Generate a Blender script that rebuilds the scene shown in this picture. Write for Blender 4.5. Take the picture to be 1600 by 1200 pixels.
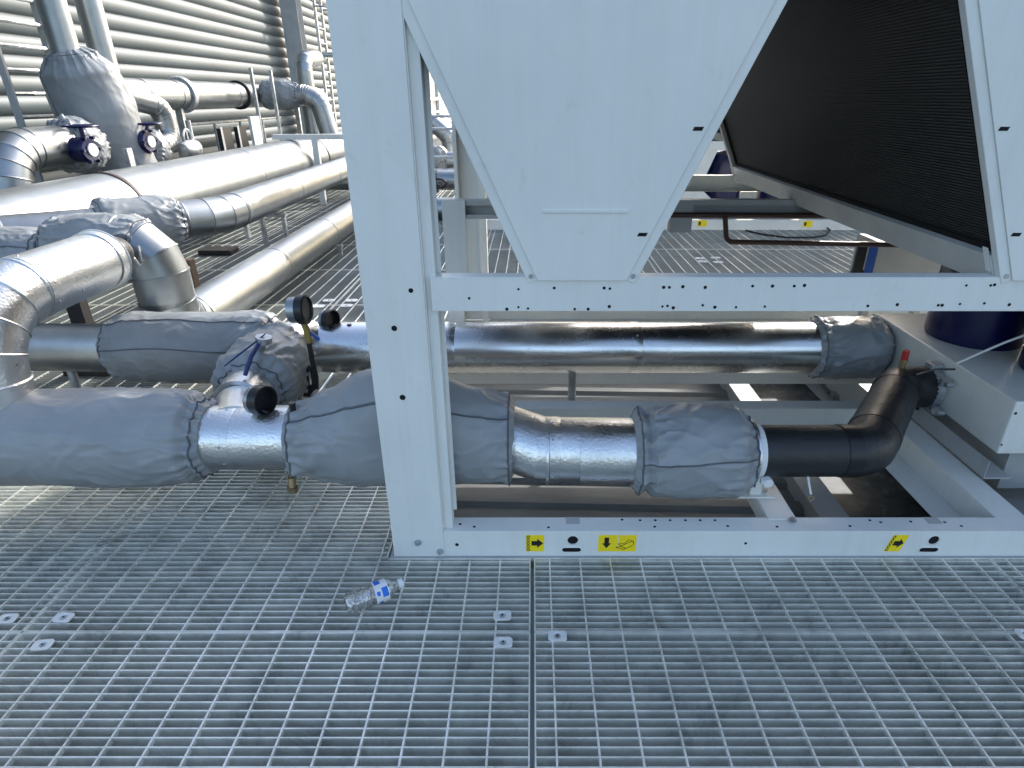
import bpy, math, random
from mathutils import Vector, noise, Matrix

# ------------------------------------------------------------------ camera, light
scene = bpy.context.scene
for o in list(bpy.data.objects): bpy.data.objects.remove(o)
FPX, CX, CY, HV, CAMH = 950.0, 832.0, 600.0, 152.0, 1.37      # measured on the 1600x1200 photo
TH = math.atan((CY - HV) / FPX); CT, ST = math.cos(TH), math.sin(TH)
cam = bpy.data.cameras.new('camera'); camo = bpy.data.objects.new('camera', cam)
scene.collection.objects.link(camo); scene.camera = camo
camo.location = (0, 0, CAMH); camo.rotation_euler = (math.pi / 2 - TH, 0, 0)
cam.sensor_width = 36; cam.lens = FPX / 1600 * 36; cam.shift_x = (800 - CX) / 1600
cam.clip_start = 0.05; cam.clip_end = 2000

SUN_EL, SUN_AZ = math.radians(32), math.radians(34)           # azimuth from +Y towards +X
sdir = Vector((math.cos(SUN_EL) * math.sin(SUN_AZ), math.cos(SUN_EL) * math.cos(SUN_AZ), math.sin(SUN_EL)))
world = bpy.data.worlds.new('World'); scene.world = world; world.use_nodes = True
wn = world.node_tree; bg = wn.nodes['Background']
sky = wn.nodes.new('ShaderNodeTexSky'); sky.sky_type = 'NISHITA'; sky.sun_disc = False
sky.sun_elevation = SUN_EL; sky.sun_rotation = SUN_AZ; sky.air_density = 1.0; sky.dust_density = 3.0; sky.ozone_density = .6
wn.links.new(sky.outputs[0], bg.inputs[0]); bg.inputs[1].default_value = 0.15
sun = bpy.data.lights.new('sun', 'SUN'); suno = bpy.data.objects.new('sun', sun)
scene.collection.objects.link(suno); sun.energy = 2.0; sun.angle = math.radians(0.5); sun.color = (1, .98, .95)
suno.rotation_euler = sdir.to_track_quat('Z', 'Y').to_euler()
scene.view_settings.view_transform = 'Standard'; scene.view_settings.look = 'None'
scene.view_settings.gamma = 1; scene.view_settings.exposure = 1.38
scene.render.engine = 'CYCLES'

# ------------------------------------------------------------------ helpers
PI = math.pi
COL = scene.collection
def P(u, v, X=None, Y=None, Z=None):
    x = (u - CX) / FPX; y = -(v - CY) / FPX
    d = Vector((x, CT + y * ST, -ST + y * CT))
    t = X / d.x if X is not None else (Y / d.y if Y is not None else (Z - CAMH) / d.z)
    return Vector((0, 0, CAMH)) + d * t

def link(o, parent=None):
    COL.objects.link(o)
    if parent is not None: o.parent = parent
    return o
def tag(o, label, cat, group=None, kind=None):
    o['label'] = label
    if cat: o['category'] = cat
    if group: o['group'] = group
    if kind: o['kind'] = kind
    return o
def thing(name, label, cat, loc=(0, 0, 0), group=None):
    o = bpy.data.objects.new(name, None); o.location = loc; o.empty_display_size = .1
    link(o); tag(o, label, cat, group); return o

class MB:
    """collects shapes in world coordinates; build() links them as one mesh object"""
    def __init__(s): s.v = []; s.f = []; s.sm = []
    def add(s, vs, fs, smooth=False):
        b = len(s.v); s.v += [tuple(q) for q in vs]
        s.f += [tuple(i + b for i in f) for f in fs]; s.sm += [smooth] * len(fs); return s
    def box(s, x0, x1, y0, y1, z0, z1):
        return s.add([(x0, y0, z0), (x1, y0, z0), (x1, y1, z0), (x0, y1, z0), (x0, y0, z1), (x1, y0, z1), (x1, y1, z1), (x0, y1, z1)],
                     [(0, 3, 2, 1), (4, 5, 6, 7), (0, 1, 5, 4), (1, 2, 6, 5), (2, 3, 7, 6), (3, 0, 4, 7)])
    def prism(s, poly, ext):
        n = len(poly); e = Vector(ext); a = [Vector(p) for p in poly]
        nn = (a[1] - a[0]).cross(a[2] - a[0])
        if nn.dot(e) > 0: a = a[::-1]
        return s.add(a + [p + e for p in a], [tuple(range(n)), tuple(range(2 * n - 1, n - 1, -1))] +
                     [(i, i + n, (i + 1) % n + n, (i + 1) % n) for i in range(n)])
    def cyl(s, p0, p1, r, n=24, r1=None, caps=True):
        p0 = Vector(p0); p1 = Vector(p1); d = (p1 - p0).normalized(); U, V = basis(d); r1 = r if r1 is None else r1
        vs = []
        for p, q in ((p0, r), (p1, r1)):
            vs += [p + (U * math.cos(2 * PI * i / n) + V * math.sin(2 * PI * i / n)) * q for i in range(n)]
        s.add(vs, [(i, (i + 1) % n, (i + 1) % n + n, i + n) for i in range(n)], True)
        if caps:
            s.add(vs[:n], [tuple(range(n - 1, -1, -1))]); s.add(vs[n:], [tuple(range(n))])
        return s
    def ring(s, p, d, r0, r1, h, n=28):       # flat washer / tube
        p = Vector(p); d = Vector(d).normalized(); U, V = basis(d); vs = []
        for q, k in ((r0, 0), (r1, 0), (r1, h), (r0, h)):
            vs += [p + d * k + (U * math.cos(2 * PI * i / n) + V * math.sin(2 * PI * i / n)) * q for i in range(n)]
        fs = []
        for k in range(4):
            a, b = k * n, ((k + 1) % 4) * n
            fs += [(a + i, b + i, b + (i + 1) % n, a + (i + 1) % n) for i in range(n)]
        return s.add(vs, fs)
    def tube(s, pts, r, n=10, closed=False):
        pts = [Vector(p) for p in pts]; m = len(pts); vs = []; U = None
        for i, p in enumerate(pts):
            a = pts[i - 1] if (i or closed) else p; b = pts[(i + 1) % m] if (i < m - 1 or closed) else p
            d = (b - a).normalized()
            U = basis(d)[0] if U is None else (U - d * U.dot(d)).normalized()
            V = d.cross(U); q = r[i] if isinstance(r, (list, tuple)) else r
            vs += [p + (U * math.cos(2 * PI * k / n) + V * math.sin(2 * PI * k / n)) * q for k in range(n)]
        fs = []
        for i in range(m if closed else m - 1):
            a, b = i * n, ((i + 1) % m) * n
            fs += [(a + k, a + (k + 1) % n, b + (k + 1) % n, b + k) for k in range(n)]
        s.add(vs, fs, True)
        if not closed:
            s.add(vs[:n], [tuple(range(n - 1, -1, -1))]); s.add(vs[-n:], [tuple(range(n))])
        return s
    def lathe(s, p, d, prof, n=32):            # prof: (distance along d, radius)
        p = Vector(p); d = Vector(d).normalized(); U, V = basis(d); vs = []
        for h, q in prof:
            vs += [p + d * h + (U * math.cos(2 * PI * i / n) + V * math.sin(2 * PI * i / n)) * max(q, 1e-4) for i in range(n)]
        fs = []
        for k in range(len(prof) - 1):
            fs += [(k * n + i, k * n + (i + 1) % n, (k + 1) * n + (i + 1) % n, (k + 1) * n + i) for i in range(n)]
        return s.add(vs, fs, True)
    def build(s, name, mat, parent=None, bevel=0, label=None):
        me = bpy.data.meshes.new(name); off = Vector((0, 0, 0))
        if parent is not None:
            off = Vector(parent.location)
            if parent.parent is not None: off += Vector(parent.parent.location)
        me.from_pydata([tuple(Vector(v) - off) for v in s.v], [], s.f)
        me.polygons.foreach_set('use_smooth', s.sm); me.update()
        if len(s.f) < 9000 and any(s.sm): me.set_sharp_from_angle(angle=.75)
        if mat is not None: me.materials.append(M[mat])
        o = bpy.data.objects.new(name, me); link(o, parent)
        if bevel:
            b = o.modifiers.new('bevel', 'BEVEL'); b.width = bevel; b.segments = 2; b.limit_method = 'ANGLE'; b.angle_limit = .6
        if label: o['label'] = label
        return o

def basis(d):
    d = Vector(d).normalized()
    ref = Vector((0, 0, 1)) if abs(d.z) < .9 else Vector((0, 1, 0))
    U = d.cross(ref).normalized(); return U, U.cross(d).normalized()

# ------------------------------------------------------------------ materials
M = {}
def newmat(name, col, rough=.5, metal=0., spec=.5):
    m = bpy.data.materials.new(name); m.use_nodes = True; b = m.node_tree.nodes['Principled BSDF']
    b.inputs['Base Color'].default_value = (*col, 1); b.inputs['Roughness'].default_value = rough
    b.inputs['Metallic'].default_value = metal; b.inputs['Specular IOR Level'].default_value = spec
    M[name] = m; return m, m.node_tree, b
def coords(nt, scale=(1, 1, 1), world_=True):
    """world position, so that neighbouring copies do not repeat"""
    g = nt.nodes.new('ShaderNodeNewGeometry'); mp = nt.nodes.new('ShaderNodeMapping')
    nt.links.new(g.outputs['Position'], mp.inputs[0]); mp.inputs['Scale'].default_value = scale
    return mp.outputs[0]
def nz(nt, scale, detail=4, rough=.55, co=None, dist=0.):
    n = nt.nodes.new('ShaderNodeTexNoise'); n.inputs['Scale'].default_value = scale
    n.inputs['Detail'].default_value = detail; n.inputs['Roughness'].default_value = rough; n.inputs['Distortion'].default_value = dist
    nt.links.new(co if co is not None else coords(nt), n.inputs['Vector']); return n.outputs['Fac']
def ramp(nt, fac, stops):
    r = nt.nodes.new('ShaderNodeValToRGB'); nt.links.new(fac, r.inputs[0])
    e = r.color_ramp.elements
    while len(e) < len(stops): e.new(.5)
    for k, (p, c) in enumerate(stops):
        e[k].position = p; e[k].color = (*c, 1) if isinstance(c, (tuple, list)) else (c, c, c, 1)
    return r.outputs[0]
def bump(nt, b, h, strength, dist=.002):
    n = nt.nodes.new('ShaderNodeBump'); n.inputs['Strength'].default_value = strength; n.inputs['Distance'].default_value = dist
    nt.links.new(h, n.inputs['Height'])
    if b.inputs['Normal'].is_linked: nt.links.new(b.inputs['Normal'].links[0].from_socket, n.inputs['Normal'])
    nt.links.new(n.outputs[0], b.inputs['Normal'])
def L(nt, a, b): nt.links.new(a, b)

def mulcol(nt, a, b_):
    x = nt.nodes.new('ShaderNodeMix'); x.data_type = 'RGBA'; x.blend_type = 'MULTIPLY'; x.inputs[0].default_value = 1
    nt.links.new(a, x.inputs[6]); nt.links.new(b_, x.inputs[7]); return x.outputs[2]
m, nt, b = newmat('white_paint', (.76, .78, .79), .38)
base = ramp(nt, nz(nt, 2.4, 6, .6, coords(nt, (1, 1, .6))), [(.3, (.70, .715, .685)), (.7, (.80, .815, .775))])
streak = ramp(nt, nz(nt, 1, 6, .7, coords(nt, (34, 34, 1.3)), .3), [(.34, (.962, .962, .95)), (.55, (1., 1., 1.))])
smud = ramp(nt, nz(nt, 7, 8, .75, None, 1.5), [(.28, (.90, .895, .87)), (.42, (1., 1., 1.))])
scr = ramp(nt, nz(nt, 3, 10, .85, coords(nt, (16, 16, 42)), 3.), [(.25, (.80, .80, .78)), (.275, (1., 1., 1.))])
L(nt, mulcol(nt, mulcol(nt, mulcol(nt, base, streak), smud), scr), b.inputs['Base Color'])
L(nt, ramp(nt, nz(nt, 9, 5), [(.3, .28), (.7, .48)]), b.inputs['Roughness']); bump(nt, b, nz(nt, 1.7, 3), .18, .012); bump(nt, b, nz(nt, 240, 2), .05, .001)
m, nt, b = newmat('grey_paint', (.42, .44, .44), .45)
L(nt, ramp(nt, nz(nt, 5, 6, .6), [(.3, (.36, .375, .37)), (.7, (.47, .48, .475))]), b.inputs['Base Color']); bump(nt, b, nz(nt, 3, 3), .12, .01)
m, nt, b = newmat('rail_grey', (.58, .595, .57), .45)
L(nt, ramp(nt, nz(nt, 6, 6, .6), [(.3, (.50, .51, .49)), (.7, (.62, .635, .61))]), b.inputs['Base Color'])
m, nt, b = newmat('galvanised', (.5, .53, .55), .42, .75)
L(nt, ramp(nt, nz(nt, 14, 6, .7, None, .6), [(.28, (.27, .29, .30)), (.5, (.46, .49, .51)), (.72, (.66, .69, .71))]), b.inputs['Base Color'])
L(nt, ramp(nt, nz(nt, 22, 5), [(.3, .32), (.7, .6)]), b.inputs['Roughness']); bump(nt, b, nz(nt, 180, 3), .15, .001)
m, nt, b = newmat('grating_steel', (.6, .63, .65), .45, .55)
L(nt, ramp(nt, nz(nt, 7, 7, .72, coords(nt, (1, 1.4, .5)), 1.2), [(.28, (.50, .515, .47)), (.46, (.78, .79, .73)), (.66, (.93, .94, .88))]), b.inputs['Base Color'])
L(nt, ramp(nt, nz(nt, 16, 5), [(.3, .32), (.7, .6)]), b.inputs['Roughness']); bump(nt, b, nz(nt, 120, 3), .2, .001)
m, nt, b = newmat('grating_shaded', (.4, .42, .42), .5, .4)  # same grating steel, darkened: shade among the far bars put into its colour
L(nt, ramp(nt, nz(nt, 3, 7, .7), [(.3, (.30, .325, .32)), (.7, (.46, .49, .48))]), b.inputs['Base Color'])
m, nt, b = newmat('hammered_aluminium', (.78, .79, .79), .2, 1.)
L(nt, ramp(nt, nz(nt, 6, 5, .6), [(.3, (.66, .67, .67)), (.7, (.82, .83, .83))]), b.inputs['Base Color'])
L(nt, ramp(nt, nz(nt, 11, 5, .65), [(.3, .26), (.7, .40)]), b.inputs['Roughness'])
bump(nt, b, nz(nt, 105, 2), .55, .003); bump(nt, b, nz(nt, 4.5, 3), .22, .012)
m, nt, b = newmat('smooth_aluminium', (.8, .8, .79), .28, 1.)
L(nt, ramp(nt, nz(nt, 5, 6, .65), [(.3, (.31, .335, .345)), (.7, (.40, .425, .435))]), b.inputs['Base Color'])
L(nt, ramp(nt, nz(nt, 7, 6, .7), [(.3, .34), (.7, .44)]), b.inputs['Roughness'])
bump(nt, b, nz(nt, 300, 2), .06, .001); bump(nt, b, nz(nt, 2.2, 2), .07, .02)
m, nt, b = newmat('bright_aluminium', (.8, .8, .8), .2, 1.)
L(nt, ramp(nt, nz(nt, 6, 5, .6), [(.3, (.70, .71, .71)), (.7, (.82, .825, .82))]), b.inputs['Base Color'])
L(nt, ramp(nt, nz(nt, 8, 5, .65), [(.3, .21), (.7, .31)]), b.inputs['Roughness'])
bump(nt, b, nz(nt, 220, 2), .22, .0015); bump(nt, b, nz(nt, 3, 2), .06, .012)
m, nt, b = newmat('dull_aluminium', (.6, .6, .58), .4, 1.)
L(nt, ramp(nt, nz(nt, 5, 6, .65), [(.3, (.42, .42, .40)), (.7, (.58, .58, .56))]), b.inputs['Base Color']); bump(nt, b, nz(nt, 4, 3), .2, .01)
m, nt, b = newmat('blanket_fabric', (.2, .215, .24), .42)
L(nt, ramp(nt, nz(nt, 5, 6, .6), [(.3, (.235, .255, .265)), (.7, (.30, .32, .33))]), b.inputs['Base Color'])
L(nt, ramp(nt, nz(nt, 13, 4), [(.3, .30), (.7, .44)]), b.inputs['Roughness'])
bump(nt, b, nz(nt, 420, 2), .12, .001); bump(nt, b, nz(nt, 7, 3, .5, None, 1.4), .08, .012)
m, nt, b = newmat('clip_zinc', (.8, .82, .8), .4, .3)
m, nt, b = newmat('blanket_seam', (.10, .108, .12), .6)
m, nt, b = newmat('cord_white', (.7, .7, .68), .6)
m, nt, b = newmat('black_insulation', (.018, .019, .021), .42)
bump(nt, b, nz(nt, 30, 4, .6, None, .8), .5, .006)
m, nt, b = newmat('black_plastic', (.012, .012, .014), .35)
m, nt, b = newmat('black_rubber', (.02, .02, .02), .7)
m, nt, b = newmat('hole_black', (.004, .004, .004), .9)
m, nt, b = newmat('coil_black', (.016, .017, .017), .45)
L(nt, ramp(nt, nz(nt, 3, 6, .6, coords(nt, (1, 1, 2.5))), [(.3, (.012, .013, .013)), (.7, (.028, .028, .027))]), b.inputs['Base Color'])
m, nt, b = newmat('coil_tube', (.03, .034, .032), .6, .0)
m, nt, b = newmat('navy_paint', (.004, .006, .055), .3)
m, nt, b = newmat('blue_paint', (.02, .09, .38), .35)
m, nt, b = newmat('lever_blue', (.03, .045, .16), .45)
m, nt, b = newmat('red_plastic', (.45, .02, .02), .4)
m, nt, b = newmat('brass', (.42, .33, .2), .42, 1.)
m, nt, b = newmat('yellow_tape', (.32, .24, .07), .5)
m, nt, b = newmat('copper_brown', (.075, .042, .032), .38, .3)
m, nt, b = newmat('sticker_yellow', (.95, .72, .01), .45)
m, nt, b = newmat('sticker_black', (.01, .01, .01), .5)
m, nt, b = newmat('white_plastic', (.75, .76, .76), .4)
m, nt, b = newmat('label_blue', (.02, .16, .65), .35)
m, nt, b = newmat('timber', (.28, .2, .13), .7)
m, nt, b = newmat('strap_brown', (.035, .016, .013), .6)
m, nt, b = newmat('roof_sheet', (.4, .39, .36), .5)
L(nt, ramp(nt, nz(nt, 4, 8, .7, coords(nt, (.5, 2, 1))), [(.25, (.12, .125, .12)), (.5, (.20, .207, .195)), (.75, (.27, .275, .26))]), b.inputs['Base Color'])
m, nt, b = newmat('membrane_dark', (.035, .042, .045), .6)
L(nt, ramp(nt, nz(nt, 9, 7, .7), [(.34, (.02, .025, .026)), (.55, (.07, .08, .078)), (.72, (.22, .235, .23))]), b.inputs['Base Color'])
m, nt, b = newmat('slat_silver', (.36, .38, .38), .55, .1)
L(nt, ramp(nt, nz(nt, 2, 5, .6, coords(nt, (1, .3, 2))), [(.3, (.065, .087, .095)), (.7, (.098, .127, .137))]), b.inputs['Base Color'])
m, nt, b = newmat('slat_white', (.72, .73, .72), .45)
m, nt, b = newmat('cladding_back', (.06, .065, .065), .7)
# clear plastic
m = bpy.data.materials.new('clear_plastic'); m.use_nodes = True; M['clear_plastic'] = m; nt = m.node_tree
b = nt.nodes['Principled BSDF']; b.inputs['Base Color'].default_value = (.95, .97, .98, 1); b.inputs['Roughness'].default_value = .07
tr = nt.nodes.new('ShaderNodeBsdfTransparent'); mx = nt.nodes.new('ShaderNodeMixShader'); fr = nt.nodes.new('ShaderNodeLayerWeight'); fr.inputs[0].default_value = .35
gl = nt.nodes.new('ShaderNodeBsdfGlossy'); gl.inputs['Roughness'].default_value = .06
rm = ramp(nt, fr.outputs['Facing'], [(0., .28), (1., .9)])
L(nt, rm, mx.inputs[0]); L(nt, tr.outputs[0], mx.inputs[1]); L(nt, gl.outputs[0], mx.inputs[2]); L(nt, mx.outputs[0], nt.nodes['Material Output'].inputs[0])

# ------------------------------------------------------------------ pipe and blanket builders
def fillet(pts, R, n=4):
    """polyline with rounded corners; returns points and a flag per segment (True = elbow gore)"""
    pts = [Vector(p) for p in pts]; out = [pts[0]]; flag = []
    for i in range(1, len(pts) - 1):
        a, c_, d = pts[i - 1], pts[i], pts[i + 1]; u = (a - c_).normalized(); w = (d - c_).normalized()
        ang = u.angle(w); t = R / math.tan(ang / 2); o = c_ + (u + w).normalized() * (R / math.sin(ang / 2))
        s = c_ + u * t; e = c_ + w * t
        if (s - out[-1]).length > .004: out.append(s); flag.append(False)
        else: out[-1] = s
        v0 = s - o; v1 = e - o; tot = v0.angle(v1); ax = v0.cross(v1).normalized()
        for k in range(1, n + 1):
            # vertices slightly outside the arc so that the gores keep the bend radius
            q = o + Matrix.Rotation(tot * k / n, 3, ax) @ v0
            out.append(q); flag.append(True)
    if (pts[-1] - out[-1]).length > .004: out.append(pts[-1]); flag.append(False)
    return out, flag
def mitre_rings(pts, r, n):
    m = len(pts); D = [(pts[i + 1] - pts[i]).normalized() for i in range(m - 1)]; segs = []; U = None
    for i in range(m - 1):
        d = D[i]; U = basis(d)[0] if U is None else (U - d * U.dot(d)).normalized(); V = d.cross(U); pair = []
        for j in (i, i + 1):
            nr = d if j in (0, m - 1) else (D[j - 1] + D[j]).normalized()
            row = []
            for k in range(n):
                o = U * (r * math.cos(2 * PI * k / n)) + V * (r * math.sin(2 * PI * k / n))
                row.append(pts[j] + o + d * (-(o.dot(nr)) / d.dot(nr)))
            pair.append(row)
        segs.append(pair)
    return segs
def clad(parent, pts, r, mat='hammered_aluminium', R=None, gores=4, n=40, bands=True, beads=True, caps=True, names=('cladding', 'elbow')):
    if R: q, fl = fillet(pts, R, gores)
    else: q = [Vector(p) for p in pts]; fl = [False] * (len(q) - 1)
    segs = mitre_rings(q, r, n); k = 0
    while k < len(segs):
        e = k
        while e + 1 < len(segs) and fl[e + 1] == fl[k] and fl[k]: e += 1
        mb = MB(); bd = MB(); nb = 0
        for j in range(k, e + 1):
            a, b_ = segs[j]
            mb.add(a + b_, [(i, (i + 1) % n, (i + 1) % n + n, i + n) for i in range(n)], True)
            if caps and j == 0: mb.add(a, [tuple(range(n - 1, -1, -1))])
            if caps and j == len(segs) - 1: mb.add(b_, [tuple(range(n))])
            if beads and fl[k] and j > 0: bd.tube(a, .0035 * r / .11 + .001, 5, True); nb += 1
            if beads and fl[k] and j == e and j < len(segs) - 1: bd.tube(b_, .0035 * r / .11 + .001, 5, True); nb += 1
        o = mb.build(names[1] if fl[k] else names[0], mat, parent)
        if nb: bd.build('seam_bead', mat, o)
        if bands and not fl[k]:
            p0, p1 = q[k], q[k + 1]; Ln = (p1 - p0).length; d = (p1 - p0).normalized()
            if Ln > .3:
                for st in ([.012] if Ln < .8 else [.012, .9 if Ln < 2.4 else 1.2] + ([2.4] if Ln > 3.2 else [])):
                    if st + .06 < Ln: MB().lathe(p0 + d * st, d, [(0, r + .0003), (0, r + .0022), (.045, r + .0022), (.05, r + .0003)], n).build('lap_joint', mat, o)
                    if r < .14 and Ln < 3:
                        rv = MB(); U_, V_ = basis(d)
                        for k_ in range(10):
                            e_ = U_ * math.cos(k_ * PI / 5 + .2) + V_ * math.sin(k_ * PI / 5 + .2); rv.lathe(p0 + d * (st + .024) + e_ * (r + .0018), e_, [(0, .0048), (.0015, .0042), (.0026, .0022), (.003, 0)], 8)
                        rv.build('rivets', 'galvanised', o)['kind'] = 'stuff'
        k = e + 1
    return q
def resample(pts, step):
    pts = [Vector(p) for p in pts]; out = [pts[0]]
    for i in range(len(pts) - 1):
        n = max(1, round((pts[i + 1] - pts[i]).length / step))
        out += [pts[i].lerp(pts[i + 1], k / n) for k in range(1, n + 1)]
    return out
def interp(prof, s):
    for (a, x), (b_, y) in zip(prof, prof[1:]):
        if s <= b_:
            t = (s - a) / max(b_ - a, 1e-6); t = t * t * (3 - 2 * t); return x + (y - x) * t
    return prof[-1][1]
def blanket(name, label, pts, prof, seed=1, R=None, hump=None, seams=(1.0,), pleat=.012, wr=1., flat=None, step=.009, nv=150, cords=True, group='removable grey insulation jackets', parent=None, kpl=19, axial=False):
    """wrinkled cloth jacket round a path. prof: (arc length 0..1, radius). hump: (s, width, height, angle)"""
    if R: pts, _ = fillet(pts, R, 8)
    ln0 = sum((Vector(a) - Vector(b_)).length for a, b_ in zip(pts, pts[1:]))
    q = resample(pts, max(step, ln0 / 95)); m = len(q); rnd = random.Random(seed)
    S = [0]
    for i in range(1, m): S.append(S[-1] + (q[i] - q[i - 1]).length)
    LN = S[-1]; off = Vector((seed * 7.13, seed * 3.7, seed * 1.9)); grid = []; frames = []; U = None
    for i in range(m):
        d = (q[min(i + 1, m - 1)] - q[max(i - 1, 0)]).normalized()
        if U is None:
            U = Vector((0, 0, 1)).cross(d)
            U = Vector((0, -1, 0)) if U.length < .2 else U.normalized()
        U = (U - d * U.dot(d)).normalized(); frames.append((q[i], U, d.cross(U)))
    def surf(i, a, extra=0.):
        p, U, V = frames[i]; s = S[i]; t = s / LN; r = interp(prof, t)
        dirv = U * math.cos(a) + V * math.sin(a)
        if flat: r *= 1 + flat * math.cos(4 * a)
        if hump:
            for hs, hw, hh, ha in hump:
                da = math.atan2(math.sin(a - ha), math.cos(a - ha))
                r += hh * math.exp(-((t - hs) / hw) ** 2) * math.exp(-(da / .75) ** 2)
        w = p + dirv * r; e = min(s, LN - s)
        n1 = noise.noise(w * 5.0 + off)
        c = Vector((a * 1.1 + n1 * .9, s * 7.0 + a * .9, seed * 2.3))
        if axial: c = Vector((a * 2.6 + n1 * .8, s * .9, seed * 2.3))
        fold = max(1 - abs(noise.noise(c * .8)) * 3.6, 0) ** 1.7
        c2 = Vector((a * 2.2 - s * 6 + n1, s * 10 + a * 1.7 + n1, seed * 5.1)) if not axial else Vector((a * 5 + s * .8, s * 1.6, seed * 5.1))
        f2 = max(1 - abs(noise.noise(c2 * .85)) * 4.6, 0) ** 1.5
        n0 = noise.noise(w * 2.2 + off * 1.3)
        ew = math.exp(-e / .10); mask = max(0., min(1., n0 * 2.2 + .35))
        f3 = max(1 - abs(noise.noise(Vector((a * 1.5 + s * 9 + n0, a * 2.4 - s * 4 + n1, seed * 8.7)))) * 5.5, 0) ** 1.2
        k = (n1 * .006 + n0 * .012 + fold * .015 * (.36 + .9 * ew) * (.35 + .65 * mask) + f2 * .012 * (.22 * mask + ew) + f3 * .0075 * (.30 + .6 * ew)) * wr
        pl = pleat * math.exp(-e / .045) * (math.cos(kpl * a + 4 * noise.noise(Vector((a * 2.2, s * 6, seed)))) * .55 + .3 * math.cos(kpl * .47 * a + seed)) * (.35 + min(1, e / .02) * .65)
        damp = min(1, .15 + e / .03)
        return p + dirv * (r + k * damp + pl + extra)
    for i in range(m): grid += [surf(i, 2 * PI * j / nv) for j in range(nv)]
    fs = [(i * nv + j, i * nv + (j + 1) % nv, (i + 1) * nv + (j + 1) % nv, (i + 1) * nv + j) for i in range(m - 1) for j in range(nv)]
    base = q[m // 2].copy(); 
    root = parent if parent is not None else thing(name, label, 'insulation jacket', base, group)
    mb = MB(); mb.add(grid, fs, True); 
    for i, rev in ((0, True), (m - 1, False)):          # closed ends against the pipe
        row = [surf(i, 2 * PI * j / nv) for j in range(nv)]; cc = frames[i][0]
        mb.add(row + [cc], [((j + 1) % nv, j, nv) if rev else (j, (j + 1) % nv, nv) for j in range(nv)], True)
    cover = mb.build('cover', 'blanket_fabric', root)
    for a in seams:
        sm = MB(); vs = []
        for i in range(2, m - 2):
            aa = a + .05 * math.sin(S[i] * 9 + seed)
            vs += [surf(i, aa - .016, .001), surf(i, aa - .012, .0045), surf(i, aa + .012, .0045), surf(i, aa + .016, .001)]
        k = m - 4
        sm.add(vs, [(i * 4 + c, i * 4 + c + 1, (i + 1) * 4 + c + 1, (i + 1) * 4 + c) for i in range(k - 1) for c in range(3)], True)
        sm.build('seam_flap', 'blanket_seam', cover)
    for fr_ in ():
        i = int(m * fr_); MB().tube([surf(i, 2 * PI * j / 90, .0008) for j in range(90)], .0016, 5, True).build('stitch_line', 'blanket_seam', cover)
    if cords:
        for i in (2, m - 3):
            MB().tube([surf(i, 2 * PI * j / 60, .002) for j in range(60)], .0032, 5, True).build('drawcord', 'blanket_seam', root)
    return root

# ------------------------------------------------------------------ the setting below the deck
def struct(o, kind='structure'): o['kind'] = kind; return o
YF = 1.576
ZR = -.36
mb = MB(); mb.add([(-300, -300, ZR - .04), (300, -300, ZR - .04), (300, 300, ZR - .04), (-300, 300, ZR - .04)], [(0, 1, 2, 3)])
roof = struct(mb.build('roof', 'membrane_dark'))
# trapezoidal sheet: ribs run almost along X, as parts of the roof
rib = MB()
def sheet(x0, x1, y0, y1, pitch, rot, mat):
    mbx = MB(); y = y0; prof = []
    while y < y1:
        prof += [(y, 0), (y + pitch * .55, 0), (y + pitch * .64, .022), (y + pitch * .9, .022)]; y += pitch
    vs = []; ca, sa = math.cos(rot), math.sin(rot)
    for x in (x0, x1):
        for (yy, z) in prof:
            vs.append((x * ca - (yy - 2.5) * sa, 2.5 + x * sa + (yy - 2.5) * ca, ZR + z))
    n = len(prof); mbx.add(vs, [(i, i + n, i + n + 1, i + 1) for i in range(n - 1)])
    return mbx.build('roof_sheet', mat, roof)
sheet(-1.2, 1.34, .2, 6.2, .20, -.035, 'roof_sheet'); sheet(1.87, 5.0, .2, 6.2, .20, -.035, 'roof_sheet')

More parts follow.
